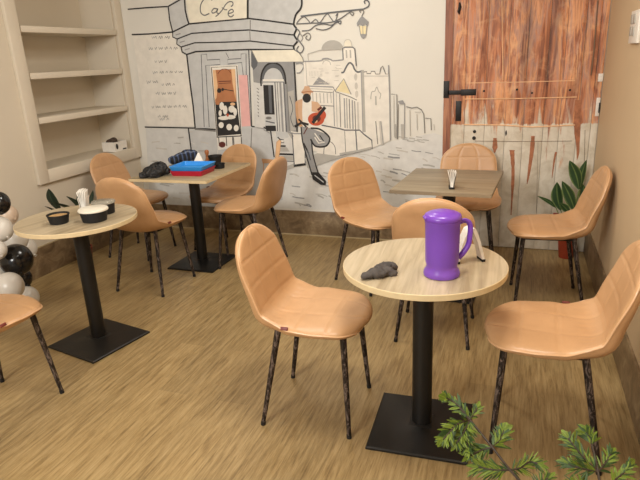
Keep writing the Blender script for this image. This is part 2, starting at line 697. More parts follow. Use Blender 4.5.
# street surface and washes
p = Paint('painted_street')
p.poly([(283, 168), (305, 167), (320, 158), (345, 158), (374, 148), (392, 141), (434, 133), (443, 136), (440, 222), (345, 210.5), (240, 206), (262, 185), (283, 176)], 'road')
rs = random.Random(3)
for k in range(95):
    x = rs.uniform(288, 438); y = rs.uniform(150, 208)
    if y < 150 + max(0, (372 - x)) * .28:
        continue
    L_ = rs.uniform(4, 13)
    p.line([(x, y), (x + L_ * .5, y + rs.uniform(0, 1.2)), (x + L_, y + rs.uniform(1, 3))], rs.uniform(.6, 1.6), rs.choice(['pale', 'pale', 'mid', 'faint']))
for k in range(12):
    x = rs.uniform(395, 425); y = rs.uniform(136, 148)
    p.line([(x, y), (x + 6, y + .8)], .8, 'pale')
p.done()
# lower left wash panels
p = Paint('painted_plinth')
p.poly([(146, 128), (190, 129), (194, 206), (150, 203)], 'wash2')
p.poly([(190, 129), (217, 130), (219, 207), (194, 206)], 'wash')
p.poly([(218, 147), (242, 127), (264, 127.5), (271, 131), (274, 156), (283, 200), (219, 206)], 'wash')
for k in range(40):
    x = rs.uniform(150, 215); y = rs.uniform(132, 200)
    p.line([(x, y), (x + rs.uniform(4, 12), y + rs.uniform(-1, 2))], rs.uniform(.7, 1.5), rs.choice(['faint', 'wash2', 'pale']))
p.line([(145, 127), (195, 128), (217, 129.5)], 1.3)
p.line([(188.7, 128.5), (192.5, 158)], 1.5)
p.line([(242, 126), (264, 127), (271, 131), (274.5, 156)], 1.3, 'ink')
p.line([(252, 127.5), (251, 150)], .9, 'soft')
p.line([(195, 129), (216, 131)], 1.6, 'soft')
p.done()
# menu board writing (illegible handwriting)
p = Paint('menu_writing')
p.poly([(133, 36), (173, 33), (183, 54), (187.5, 56), (195, 126), (146, 126)], 'white')
p.line([(128, 9.3), (150, 7.5), (168.5, 6.5)], 1.2)
p.line([(132, 34.6), (150, 34), (173, 32)], 1.3)
p.line([(187, 54), (190.5, 84), (193.5, 106), (195.5, 128)], 1.6)
for (x0, x1, y) in ((152, 170, 37.5), (149, 179, 48.5), (155, 167, 61.5), (153, 183, 72.5), (147, 160, 82), (162, 175, 84.5), (156, 176, 93.5), (152, 187, 107), (158, 170, 116.5), (160, 172, 119)):
    pts = []
    n = int((x1 - x0) / 1.0)
    for k in range(n + 1):
        pts.append((x0 + (x1 - x0) * k / n, y + (1.0 if k % 2 else -1.0) * rs.uniform(.6, 1.5) - (x1 - x0) * .02 * k / n))
    k0 = 0
    while k0 < len(pts) - 2:
        k1 = min(len(pts), k0 + rs.randint(3, 6))
        p.line(pts[k0:k1], .5, 'soft' if k0 else 'mid', True)
        k0 = k1 + 1
p.done()
# facade
p = Paint('cafe_facade')
p.poly([(168, 6), (184, -5), (186, 10), (189, 24), (173, 33)], 'wash')
p.poly([(249, -8), (301, -8), (301.5, 4), (300.5, 9), (296, 15), (294, 24), (249.5, 18.5)], 'wash')
p.poly([(173, 32), (189, 24), (249, 18.5), (294, 24), (297, 30), (294, 35), (298, 41), (294, 46), (294, 50), (250, 49), (196, 51.6), (187, 54.5), (182, 52), (181, 46.5), (177, 44), (177, 38.5), (173, 37)], 'wash')
p.poly([(187, 54.4), (250, 49), (252.5, 128), (195.5, 128)], 'wash')
p.line([(190, -6), (180, 0), (168.5, 6.5)], 1.3)
p.line([(168.5, 6.5), (170, 20), (173, 32)], 1.4)
p.line([(184.5, -6), (185.5, 10), (187.5, 19), (189.3, 24)], 1.5)
p.line([(173, 32), (189.3, 24), (220, 21), (249, 18.5), (270, 21), (294, 24.3)], 1.4)
p.line([(248, -8), (248, 18.5)], 1.9)
p.line([(173, 32), (173, 37), (177.5, 39), (192, 33.4), (220, 31.5), (249, 30), (294, 35)], 1.2)
p.line([(177.5, 39), (177, 44), (181.5, 47), (195, 42.8), (225, 42.2), (250, 41), (293.5, 46)], 1.2)
p.line([(181.5, 47), (182.5, 52), (187, 54.5), (196, 51.6), (225, 50.4), (250, 49.5), (294, 49.8)], 1.4)
p.line([(301, -8), (302, 3), (300.5, 9), (296, 15), (294, 24), (296.5, 29), (294.5, 35), (297.5, 41), (294, 46), (294.5, 50)], 1.7, 'ink', True)
for q in ((176, 35), (180, 42.5), (185, 50)):
    p.line([(q[0], q[1]), (q[0] + 5, q[1] - 1.5)], 1.0, 'mid')
p.line([(250.5, 20), (250.5, 31)], .9, 'soft'); p.line([(250, 31), (250.5, 40)], .8, 'soft')
p.line([(249, 50), (250.5, 90), (252, 127)], 1.0)
# surround
p.line([(204.5, 127), (201.5, 54.6), (207, 54.2), (207.5, 60), (220, 59.3), (220.5, 64.5), (206, 65.5), (209.5, 127)], .8, 'slate')
p.line([(246.5, 75), (246.3, 53.6), (241.3, 54), (241.3, 58.6), (228, 59.3), (228, 64), (242, 62.5), (243.5, 75)], .8, 'slate')
p.line([(226, 52.5), (229, 58)], .6, 'slate')
p.poly([(238.7, 75), (247.7, 75), (251, 126), (242, 126.5)], 'pink')
p.line([(247.8, 75), (251.2, 126)], .7, 'slate')
p.line([(187, 54), (190.5, 84), (193.5, 106), (195.5, 128)], 1.7)
p.line([(188.7, 128.5), (192.5, 158)], 1.5)
p.done()
p = Paint('cafe_name_panel')
p.poly([(185, -8), (247, -8), (247, 18), (190, 23)], 'cream')
X = lambda a, b_: (200 + a / 6.4, b_ / 6.4)
p.line([X(52, -28), X(40, -18), X(25, -2), X(8, 28), X(4, 60), X(10, 85), X(32, 98), X(62, 86)], 1.1, 'slate', True)
p.line([X(112, 58), X(92, 55), X(78, 72), X(84, 84), X(104, 76), X(116, 56), X(110, 80), X(124, 88)], 1.0, 'slate', True)
p.line([X(102, 106), X(122, 90), X(146, 62), X(166, 30), X(188, 12), X(210, 14), X(212, 32), X(200, 42)], 1.0, 'slate', True)
p.line([X(142, 48), X(160, 62), X(176, 62)], .9, 'slate', True)
p.line([X(184, 86), X(204, 82), X(216, 72), X(206, 60), X(188, 70), X(182, 90), X(192, 106), X(206, 106), X(218, 94)], 1.0, 'slate', True)
p.line([X(74, -26), X(82, -10), X(76, 4)], .9, 'slate', True)
p.done()
# shop window
p = Paint('cafe_window')
p.poly([(210.5, 66), (238, 65), (242.5, 137), (217, 139)], 'white')
p.line([(217.5, 138), (211.7, 67.5), (237, 66), (241.5, 137)], .9)
p.poly([(213, 70), (235.5, 69), (237, 102), (215.5, 103)], 'brown')
p.poly([(213, 70), (216, 70), (218, 86), (216.8, 98), (215.2, 100)], 'peach')
p.poly([(235.5, 69), (231.5, 69), (233, 84), (236, 100)], 'peach')
p.line([(218, 74), (222, 69.5), (228, 69.5), (231, 73)], .6, 'maroon', True)
p.line([(218.5, 81.5), (231.5, 81)], .8, 'maroon'); p.line([(219, 83.5), (231.5, 82.8)], .6, 'maroon')
p.ell(219.5, 90.5, 2.2, 2.4, 'ink'); p.ell(223, 89.5, 1.3, 1.6, 'ink')
p.line([(223, 89), (234, 91)], .8, 'ink')
p.poly([(215.5, 102), (237, 101.5), (241, 134), (218, 136)], 'ink')
for (x, y, rx, ry) in ((222, 106, 2.3, 4), (225.5, 110, 2.2, 4.5), (232, 109, 3.2, 3.5), (235.5, 112, 1.8, 4), (220.5, 113, 1.6, 3), (230, 117, 6, 2.2), (221.5, 125, 2.6, 3), (229.5, 127, 2.8, 3.2), (236.5, 128, 2.5, 3.2), (224, 118, 5.5, 2)):
    p.ell(x, y, rx, ry, 'white')
p.ell(218, 103, 2.2, 1.8, 'brown'); p.ell(233, 104, 2.5, 1.5, 'peach'); p.ell(228, 115, 1.2, 1.6, 'red')
p.poly([(217.5, 137), (242, 135.5), (242.5, 147), (218.5, 150)], 'white')
for x in (219, 226.5, 232.8, 233.8, 241.5):
    p.line([(x, 137), (x + .6, 146)], .9)
p.line([(217.5, 137), (242, 135.8)], 1.0)
p.ell(222.5, 144.5, 3.4, 3, 'maroon')
p.done()
# doorway
p = Paint('cafe_doorway')
p.poly([(252.5, 62), (295, 61.5), (298, 133), (257, 128)], 'mid')
p.poly([(253, 82), (264, 84), (266, 128), (255, 127)], 'wash2')
for k in range(9):
    p.line([(257 + k * .15, 88 + k * 3.4), (259.2, 89.5 + k * 3.4)], .8, 'soft')
p.ell(273.3, 80.5, 12.3, 17, 'slate', 0, 180)
p.ell(273.6, 80.5, 9.6, 12.5, 'wash', 0, 180)
p.line([(261.5, 86), (261.2, 80), (262.5, 72), (267, 65), (274, 62.8), (281, 66), (285, 74), (286, 84)], 1.6, 'ink', True)
p.poly([(263, 79.5), (284, 79.5), (286, 132), (266, 132)], 'wash2')
p.line([(263, 80), (284, 80)], 1.4, 'white'); p.line([(263, 82), (284, 82)], .7, 'slate')
p.poly([(263.5, 85), (273.5, 85), (275, 114.5), (265, 114.5)], 'ink')
p.poly([(268.5, 85), (271.5, 85), (272.5, 113), (270, 113)], 'slate')
p.poly([(265, 115), (275.5, 115), (276, 125), (265.5, 125)], 'wash')
p.ell(269, 118, 3, 1.4, 'soft'); p.line([(266, 121), (275, 123)], 1.2, 'slate')
p.poly([(265.6, 125.5), (276, 125.5), (276.5, 131), (266.5, 131)], 'ink')
for x, wd, c in ((275.2, 1.0, 'slate'), (277.5, .7, 'soft'), (280.5, 2.0, 'mid'), (284, 1.2, 'slate'), (287, .8, 'soft')):
    p.line([(x, 82), (x + 3, 136)], wd, c)
p.line([(294.4, 62), (296.5, 99), (297.5, 133)], 1.5)
p.poly([(288, 92), (294, 90), (296, 130), (291, 131)], 'pale')
p.line([(290, 96), (293, 108), (291, 118), (294, 127)], .8, 'slate', True)
p.done()
p = Paint('painted_awning')
p.poly([(252, 50.5), (294.5, 49.8), (299.5, 53), (303, 58), (304, 62), (258, 62.5)], 'cream')
p.poly([(251.5, 51), (258, 62.5), (257.5, 66), (254, 70), (251.5, 66)], 'slate')
p.line([(258, 62.5), (304, 62)], .9, 'mid'); p.line([(252, 50.5), (258, 62.5)], .8, 'soft')
p.line([(294.5, 49.8), (299.5, 53), (303, 58), (304, 62)], .8, 'soft')
p.line([(296, 64), (301, 63), (304, 66), (301, 72), (297, 73)], 1.0, 'mid', True)
p.done()
# steps
p = Paint('painted_steps')
p.poly([(271, 131), (278, 137), (292, 134), (294.5, 165), (283, 170), (274.5, 157)], 'wash2')
p.poly([(276, 131), (288, 132), (289, 137), (284, 139), (280, 137), (277, 139)], 'wash')
p.poly([(291, 131), (305, 133), (305.5, 164), (294.5, 165.5)], 'white')
p.poly([(287, 131), (290, 131), (294, 136), (292, 139)], 'pale')
p.line([(278, 137), (280, 139), (284, 140)], 1.2); p.poly([(280, 139), (284, 139), (284.5, 143), (281, 143)], 'slate'); p.poly([(281, 140), (284, 140), (284, 142), (281, 142)], 'white')
p.poly([(278, 147), (287, 147), (290, 151.5), (277, 151.5)], 'pale')
p.line([(279.5, 145.8), (286, 146)], 1.7); p.line([(277, 153.8), (293.5, 154.4)], 1.9); p.poly([(277, 155.5), (293.5, 156), (294, 160), (280, 160)], 'pale'); p.line([(282, 160.8), (294.5, 161.2)], 1.0, 'slate')
p.poly([(283, 168), (294.5, 163), (295, 167), (284, 171)], 'pale')
p.line([(294, 165.6), (306, 164)], 2.2)
p.line([(288.5, 131.5), (292.5, 134), (294.6, 165.5)], 1.1, 'slate'); p.line([(305, 133), (305.6, 164)], 1.1, 'slate')
p.line([(287, 131.5), (295, 133.5), (303, 133.5)], 1.2, 'mid')
p.line([(264, 127), (271, 131), (274.5, 157)], 1.4); p.line([(264, 129.5), (270, 133)], .8, 'mid')
p.line([(294.4, 62), (296.5, 99), (297.3, 122)], 1.5)
p.done()
p = Paint('painted_cafe_chair')
p.poly([(262, 158.5), (276, 159.5), (276, 163), (263, 163)], 'tan')
p.poly([(275, 163), (277, 142), (279.6, 139.6), (281.3, 141), (280, 152), (277.6, 163)], 'peach')
p.line([(275.2, 163), (277, 142), (279.6, 139.6), (281.3, 141), (280, 152), (277.6, 163)], .6, 'tan')
p.line([(264, 163), (264, 178)], .9, 'tan')
p.done()
# lamp bracket
p = Paint('painted_street_lamp')
p.line([(301, 16.3), (318, 14.2), (333, 12.4), (350, 10.6), (363.5, 9.2)], 1.3, 'slate', True)
p.line([(363.5, 9.2), (368.5, 6.5), (369.3, 2.8), (367, .2), (364.5, 1.5), (365.5, 4)], 1.1, 'slate', True)
p.line([(296.5, 24), (310, 23.2), (330, 22.5), (340, 19), (348, 13.5), (352, 11)], .9, 'slate', True)
p.line([(297, 23), (301, 18.5), (305, 17), (309, 21), (311, 23), (316, 19.5), (320, 22.6), (327, 14), (331, 18), (335, 22), (338, 13.5), (336, 16)], .8, 'slate', True)
p.line([(302, 31), (310, 30), (316, 25.5), (324, 24), (332, 25), (338, 21)], .9, 'slate', True)
p.line([(316, 28.5), (323, 30), (330, 28), (336, 23), (341, 21), (340.5, 24), (338, 22)], .9, 'slate', True)
p.line([(350, 12.5), (352.5, 15.5), (354, 13), (351.5, 12)], .9, 'soft', True)
p.line([(296, 28), (300, 32), (298, 38), (301, 43), (304, 48), (301, 53), (297, 50), (299, 46)], 1.0, 'slate', True)
p.line([(300, 33), (303, 38), (300, 42), (297, 40)], .8, 'mid', True)
p.line([(303, 36), (308, 33), (311, 36), (309, 40), (306, 38), (307.5, 35.5)], .9, 'soft', True)
p.line([(361, 12.8), (360, 11), (362.5, 10), (364, 12), (362, 16)], .9, 'soft', True)
p.poly([(362, 16), (366, 19), (369, 22), (368, 26.5), (365.5, 24.5), (363, 26), (360, 24.5), (357.5, 26.5), (357, 23), (359.5, 19)], 'mid')
p.poly([(359.5, 26), (367, 26), (366.2, 34), (360.8, 34)], 'gold')
p.line([(359.5, 26), (360.8, 34.5), (366.2, 34.5), (367, 26)], .8, 'mid'); p.line([(363, 26), (363.4, 34)], .6, 'mid')
p.poly([(360.3, 34.5), (366.8, 34.5), (365.5, 37.5), (363.5, 39), (361.5, 37.5)], 'mid')
p.done()
# town
p = Paint('painted_town')
p.poly([(304, 62), (320, 60.5), (343, 59.5), (343.5, 47.5), (354.5, 47.5), (357, 70), (362, 71), (389, 72), (391, 140), (372, 148), (330, 152), (305, 150)], 'white')
p.ell(332.8, 49.5, 11, 9.3, 'pale', 0, 180)
p.line([(308, 54), (319, 50.5), (322, 50), (345, 49)], .6, 'pale')
p.line([(309, 61.5), (308, 54)], .5, 'pale')
p.ell(348, 46.5, 4.2, 6.5, 'cream', 0, 180); p.line([(344, 46), (345, 41), (348, 39.5), (351, 41), (352, 46)], .5, 'faint', True)
p.line([(343.5, 60), (343, 48.5), (345, 47.2), (353, 47.2), (355, 49), (356.5, 66)], 1.0, 'slate')
p.line([(346.5, 50), (347, 58)], 1.3, 'pale'); p.line([(350.5, 50), (351, 58)], 1.3, 'pale')
p.line([(304, 61.5), (320.6, 60.8), (323, 59), (327, 58.4), (331, 59.5), (333.7, 60.8), (343.5, 59.8)], 1.1, 'mid', True)
p.line([(323, 64), (324, 61.5), (327, 60.5), (330, 62), (331, 65)], .6, 'pale', True)
p.line([(341.5, 72.5), (344, 72), (346.5, 67), (349.8, 62.8), (353, 65), (355, 69.5), (358, 72), (362.5, 71)], 1.5, 'slate', True)
p.poly([(313, 84.8), (319, 77), (330, 84.4)], 'mid')
p.line([(308, 86), (333.5, 87)], 1.1, 'mid'); p.line([(308, 88.5), (333, 89.5)], .6, 'pale')
p.line([(306, 62), (307.5, 86)], .6, 'pale')
p.poly([(335.6, 90.5), (344, 78.6), (351.5, 94.3)], 'gold')
p.line([(335.6, 90.5), (344, 78.6), (351.5, 94.3)], 1.0, 'mid')
p.line([(333.5, 87), (335.6, 91.5), (351, 97), (357, 100)], .8, 'soft')
for x, y0, y1, c, wd in ((362.5, 70, 132, 'pale', 3.0), (361.3, 70, 132, 'mid', .7), (333.7, 90.5, 126, 'mid', .9), (340, 94, 128, 'soft', .8), (344.5, 98, 130, 'mid', 1.2), (346.8, 98, 130, 'pale', 1.3),
                         (349.5, 99, 131, 'soft', .9), (352.5, 100, 131, 'mid', 1.2), (355, 101, 131, 'soft', .8), (336.5, 92, 127, 'pale', .6), (358, 102, 132, 'faint', 1.6)):
    p.line([(x, y0), (x + (y1 - y0) * .03, y1)], wd, c)
for k in range(6):
    p.line([(313 + k * 3.6, 93), (313.6 + k * 3.6, 103)], .8, 'pale')
p.line([(311, 91), (333, 92.5)], .6, 'soft'); p.line([(312, 105), (334, 106)], .7, 'soft')
for (x, y) in ((356, 77), (356.5, 86), (357, 94)):
    p.ell(x, y, 1.6, 3.6, 'faint')
for k in range(24):
    x = rs.uniform(309, 340); y = rs.uniform(64, 84)
    p.line([(x, y), (x + rs.uniform(1, 5), y)], .5, 'faint')
for k in range(9):
    p.line([(310 + k * 1.5, 76), (310.3 + k * 1.5, 71)], .4, 'faint')
# castle-like block
p.line([(364, 72), (367, 71.5), (367.2, 73.5), (371, 73.5), (371.5, 71.3), (375, 71.3), (376, 74), (380, 74), (381, 68), (383, 66), (384, 69), (386, 74), (388.6, 74), (388.8, 65)], .8, 'soft')
p.line([(364, 76), (388.8, 76)], .5, 'pale')
p.line([(388.8, 65), (389.7, 90), (390.6, 140)], 1.1, 'mid')
p.line([(371, 99), (372, 92), (375, 91), (377, 87), (379, 91.5), (381, 94), (380, 99)], .8, 'pale', True)
p.line([(376, 96), (376.3, 105)], 1.3, 'pale')
p.poly([(379, 121), (382, 121), (384.5, 144), (381, 145)], 'faint'); p.line([(376, 121), (378, 144)], .8, 'soft'); p.line([(381, 121), (383.5, 144)], .8, 'mid')
p.line([(391.5, 94), (397, 94.5), (397.5, 139)], .7, 'soft'); p.line([(394, 96), (394.5, 137)], .5, 'pale')
p.poly([(398, 101), (403, 100), (405.5, 104), (400, 104)], 'mid')
p.line([(398.5, 104), (398, 139)], .6, 'soft'); p.line([(404.8, 104), (404.5, 138)], .8, 'mid')
p.poly([(401, 124), (404.5, 124), (404.5, 138), (401.5, 138)], 'pale')
p.line([(395.5, 124), (396, 138)], 1.4, 'pale')
p.line([(406.5, 106.5), (412, 108), (417, 107), (421.5, 109.5), (424, 114), (425, 133)], .8, 'soft')
p.line([(410, 110), (410.5, 136)], .6, 'pale'); p.line([(415, 112), (421, 112)], .5, 'pale'); p.line([(417, 114), (417.5, 130)], .6, 'pale')
p.line([(425.5, 118), (431, 118.5), (431.5, 130)], .7, 'soft'); p.line([(434, 124), (434.5, 130)], .7, 'faint')
p.done()
# terrace wall beside the cafe
p = Paint('painted_terrace')
p.poly([(318, 128), (340, 127), (360, 130), (372, 140), (372.5, 148), (345, 156), (318, 158), (316, 140)], 'white')
p.line([(322, 125), (340, 128.5), (345, 130), (360, 130), (364, 134), (372, 140), (372.6, 148), (357, 152), (340, 156), (318, 158)], 1.2, 'slate')
p.line([(340, 154), (358, 151), (372, 147.5)], 2.0, 'pale')
p.line([(356, 130), (357.3, 150)], 1.1, 'slate'); p.line([(345, 131), (346, 152)], .6, 'soft')
p.line([(324, 156), (325, 146), (330, 141.5), (335, 146), (336, 154)], .7, 'soft', True)
p.poly([(305, 158), (318, 153), (340, 156), (357, 152), (330, 161), (308, 168)], 'pale')
p.done()
# guitarist
p = Paint('painted_guitarist')
p.poly([(296.5, 101), (303, 98.5), (305, 122), (300, 125), (297, 114)], 'skin')
p.line([(297, 102), (297.5, 114), (300, 124), (305, 128)], 2.6, 'tan', True)
p.poly([(303, 99), (312, 99), (312.5, 118), (309, 131), (303.5, 130), (302.5, 112)], 'white')
p.poly([(312, 101), (318, 102), (323, 108), (320, 113), (312, 111)], 'skin')
p.poly([(301.5, 126), (311, 128), (327, 134), (330, 140), (326, 146), (316, 146), (312, 140), (313.5, 155), (319, 174), (313, 176), (307.5, 160), (302.5, 140)], 'mid')
p.line([(301.5, 127), (303, 141), (307.5, 158), (312.5, 175)], 1.3, 'ink', True)
p.line([(312, 140), (313.5, 155), (319, 174)], 1.3, 'ink', True)
p.line([(311, 128), (320, 129), (328, 135), (330, 140), (326, 146), (316, 146), (311, 139)], 1.6, 'ink', True)
p.line([(315, 133), (320, 140), (325, 142), (319, 143), (315, 137)], 1.1, 'white'); p.line([(320, 135), (324, 141)], 1.0, 'ink')
p.line([(304, 143), (309, 153)], 1.6, 'ink'); p.line([(308, 150), (311, 160)], 1.2, 'slate')
p.poly([(312, 172), (319, 172), (326.5, 181), (326, 185), (321, 184.5), (313, 179)], 'ink')
p.line([(315, 175), (324, 182)], 1.0, 'wash')
p.line([(295, 126.5), (302, 122.5), (309, 124.5)], 2.2, 'ink'); p.line([(299, 119), (307, 127)], 1.8, 'ink'); p.line([(308, 127), (304, 134)], 1.0, 'maroon')
p.ell(316.5, 119, 8.2, 6.6, 'red'); p.ell(322, 115, 4.5, 5, 'red'); p.ell(317, 118.5, 4.2, 3.5, 'maroon'); p.ell(315.5, 121, 2.4, 1.8, 'peach')
p.line([(313, 123), (320, 114), (325.5, 107)], 3.0, 'ink')
p.line([(318, 110), (322, 107)], 2.2, 'maroon')
p.ell(307.5, 92.5, 4, 5, 'skin'); p.ell(307.2, 98, 4.2, 4.6, 'ink')
p.poly([(301.5, 92), (304, 89), (305, 86), (309.5, 86), (311, 89.5), (313, 91), (311, 93), (304, 93.5)], 'skin')
p.line([(302, 92.5), (308, 91.5), (313.5, 92)], 1.0, 'brown')
p.done()


# ------------------------------------------------------------------ chair
def make_chair():
    root = empty('dining_chair')
    prof = catmull([(0, .248, .458), (0, .226, .477), (0, .13, .487), (0, .03, .485), (0, -.07, .480), (0, -.135, .482), (0, -.182, .510),
                    (0, -.204, .56), (0, -.224, .63), (0, -.246, .71), (0, -.266, .78), (0, -.281, .846)], 220)
    # arc-length table
    acc = [0]
    for a, c in zip(prof, prof[1:]):
        acc.append(acc[-1] + (c - a).length)
    T = acc[-1]

    def at(s):
        d = s * T
        lo, hi = 0, len(acc) - 1
        while hi - lo > 1:
            m = (lo + hi) // 2
            if acc[m] <= d:
                lo = m
            else:
                hi = m
        u = (d - acc[lo]) / max(1e-9, acc[hi] - acc[lo])
        p_ = prof[lo].lerp(prof[hi], u)
        t_ = (prof[min(hi + 2, len(prof) - 1)] - prof[max(lo - 2, 0)]).normalized()
        return p_, t_
    HW = [(0, .205), (.12, .222), (.30, .232), (.46, .216), (.58, .210), (.70, .210), (.84, .204), (1, .190)]
    CV = [(0, -.014), (.2, -.006), (.36, .006), (.50, .040), (.64, .034), (.85, .018), (1, .004)]
    s0, s1, e = .20, .79, 2.5

    def hw(s):
        w_ = interp(HW, s)
        if s < s0:
            w_ *= max(0, 1 - ((s0 - s) / s0) ** 2.6) ** (1 / 2.2)
        if s > s1:
            w_ *= max(0, 1 - ((s - s1) / (1 - s1)) ** e) ** (1 / 2.1)
        return w_
    NU, NS = 56, 110
    S = []
    for i in range(NS + 1):
        t = i / NS
        S.append(.5 - .5 * math.cos(PI * t) if False else t + 0.0)
    S = [(.5 - .5 * math.cos(PI * t)) * .45 + t * .55 for t in [i / NS for i in range(NS + 1)]]
    TH = .015
    SD = [(0, .020), (.15, .030), (.35, .036), (.52, .042), (.70, .032), (.9, .022), (1, .018)]
    seams_s = [.17, .34, .60, .735, .865]

    def surf(side, depth, stitched):
        """side=+1 cushion face, -1 outer shell"""
        g = []
        for s in S:
            p_, t_ = at(s)
            nrm = Vector((0, t_.z, -t_.y))      # towards the sitter
            if nrm.z < 0 and s < .3:
                nrm = -nrm
            nrm = Vector((0, -t_.z, t_.y)) if Vector((0, -t_.z, t_.y)).dot(Vector((0, 1, 1))) > 0 else Vector((0, t_.z, -t_.y))
            w_ = hw(s)
            cv = interp(CV, s)
            row = []
            es = min(1, s / .045, (1 - s) / .045)
            es = math.sqrt(max(0, 1 - (1 - es) ** 2))
            for j in range(NU + 1):
                u = -1 + 2 * j / NU
                u = math.sin(u * PI / 2) * .35 + u * .65
                x = u * w_
                fl = (1 - abs(u) ** 9) ** .5 if abs(u) < 1 else 0
                off = side * (depth if side > 0 or depth == 0 else interp(SD, s)) * fl * es
                if side > 0:
                    off += .006 * (1 - u * u) * es
                if stitched:
                    edge = es * fl
                    gd = 0
                    wd = max(w_, .02)
                    for us in (-.36, .36):
                        gd = max(gd, math.exp(-((u - us) * wd / .0052) ** 2))
                    for ss in seams_s:
                        gd = max(gd, math.exp(-((s - ss) * T / .0052) ** 2) * (1 if abs(u) < .93 else .4))
                    off -= .0034 * gd * edge
                    # soft creases at the bend
                    off += .0007 * edge * math.sin(u * 37 + s * 9) * math.exp(-((s - .47) / .045) ** 2)
                q = p_ + nrm * (cv * abs(u) ** 2.4 + off)
                row.append((x, q.y, q.z))
            g.append(row)
        return g

    def sheet(g1, g2, name, mat):
        bm = bmesh.new()
        vv = []
        for g in (g1, g2):
            vv.append([[bm.verts.new(c) for c in row] for row in g])
        for k in (0, 1):
            for i in range(NS):
                for j in range(NU):
                    a = [vv[k][i][j], vv[k][i][j + 1], vv[k][i + 1][j + 1], vv[k][i + 1][j]]
                    bm.faces.new(a if k else a[::-1])
        bmesh.ops.remove_doubles(bm, verts=bm.verts, dist=1e-5)
        bmesh.ops.dissolve_degenerate(bm, dist=1e-6, edges=bm.edges)
        bmesh.ops.recalc_face_normals(bm, faces=bm.faces)
        me = bpy.data.meshes.new(name)
        bm.to_mesh(me)
        bm.free()
        return link(name, me, mat, root, 80)
    mid = surf(1, 0, False)
    mid0 = [[(x, y, z) for x, y, z in r] for r in surf(-1, 0, False)]
    top = surf(1, TH, True)
    bot = surf(-1, TH, False)
    sheet(top, mid0, 'cushion', M_leather)
    sheet(mid0, bot, 'back_shell', M_leather)
    # piping round the rim
    rim = [Vector(mid0[i][0]) for i in range(0, NS + 1)] + [Vector(mid0[i][NU]) for i in range(NS - 1, 0, -1)]
    rr = [rim[0]]
    for q in rim[1:]:
        if (q - rr[-1]).length > .006:
            rr.append(q)
    rr.append(rr[0])
    mb = MB(); mb.tube(rr, .0036, 8, caps=False); mb.build('piping', M_pipe, root)
    # tag on the right side
    i = min(range(NS + 1), key=lambda k: abs(S[k] - .385))
    q = Vector(mid0[i][NU])
    mb = MB(); mb.box((q.x * .996, q.y, q.z + .007), (.008, .030, .014), .001, rot=Matrix.Rotation(-.45, 3, 'Y')); mb.build('tag', M_tag, root)
    # frame and legs
    mb = MB()
    for sx in (-1, 1):
        mb.tube([(sx * .132, .170, .440), (sx * .132, -.115, .440)], .010, 8)
    for y in (.165, -.11):
        mb.tube([(-.14, y, .440), (.14, y, .440)], .010, 8)
    mb.box((0, 0, .449), (.22, .20, .008), .001)
    mb.build('seat_frame', M_black, root)
    for sx in (-1, 1):
        for sy in (-1, 1):
            a = Vector((sx * .140, .168 if sy > 0 else -.112, .452)); c = Vector((sx * .195, sy * .195, .006))
            mb = MB()
            mb.tube([a, a.lerp(c, .5), c], [.0145, .0125, .0095], 14)
            lg = mb.build('leg', M_leg, root)
            mb = MB(); d = (c - a).normalized(); mb.tube([c - d * .012, Vector((c.x, c.y, 0.0))], [.0108, .0108], 12); mb.build('foot_cap', M_rubber, lg)
    return root


CH = [
    # x, y, rz(deg), label
    (-.795, 2.075, -88, 'tan padded chair in the centre foreground, seen side-on left of the purple pitcher table'),
    (.172, 2.140, 88, 'tan padded chair at the right edge, near seat facing the purple pitcher table'),
    (-.385, 2.955, 1, 'tan padded chair whose smooth back rises directly behind the purple pitcher'),
    (.222, 3.550, 94, 'tan padded chair by the right wall, in front of the red plant pot'),
    (-.325, 4.165, 186, 'tan padded chair behind the square table, in front of the rusty door'),
    (-.905, 3.600, -126, 'tan padded chair angled toward the camera in front of the painted guitarist'),
    (-3.000, 3.800, -90, 'tan padded chair below the recessed wall shelves'),
    (-2.440, 3.190, -2, 'tan padded chair with its back turned, between the round bowl table and the tray table'),
    (-2.325, 4.070, 164, 'tan padded chair against the mural behind the blue tray, below the painted shop window'),
    (-1.920, 3.750, 87, 'tan padded chair at the right side of the tray table, seat turned left'),
    (-2.255, 1.640, 0, 'tan padded chair cut off by the left edge of the photo'),
]
proto = make_chair()
for i, (x, y, a, lb) in enumerate(CH):
    o = proto if i == 0 else copy_tree(proto)
    o.location = (x, y, 0)
    o.rotation_euler = (0, 0, math.radians(a))
    tag(o, lb, 'chair', 'tan chairs around the cafe tables')


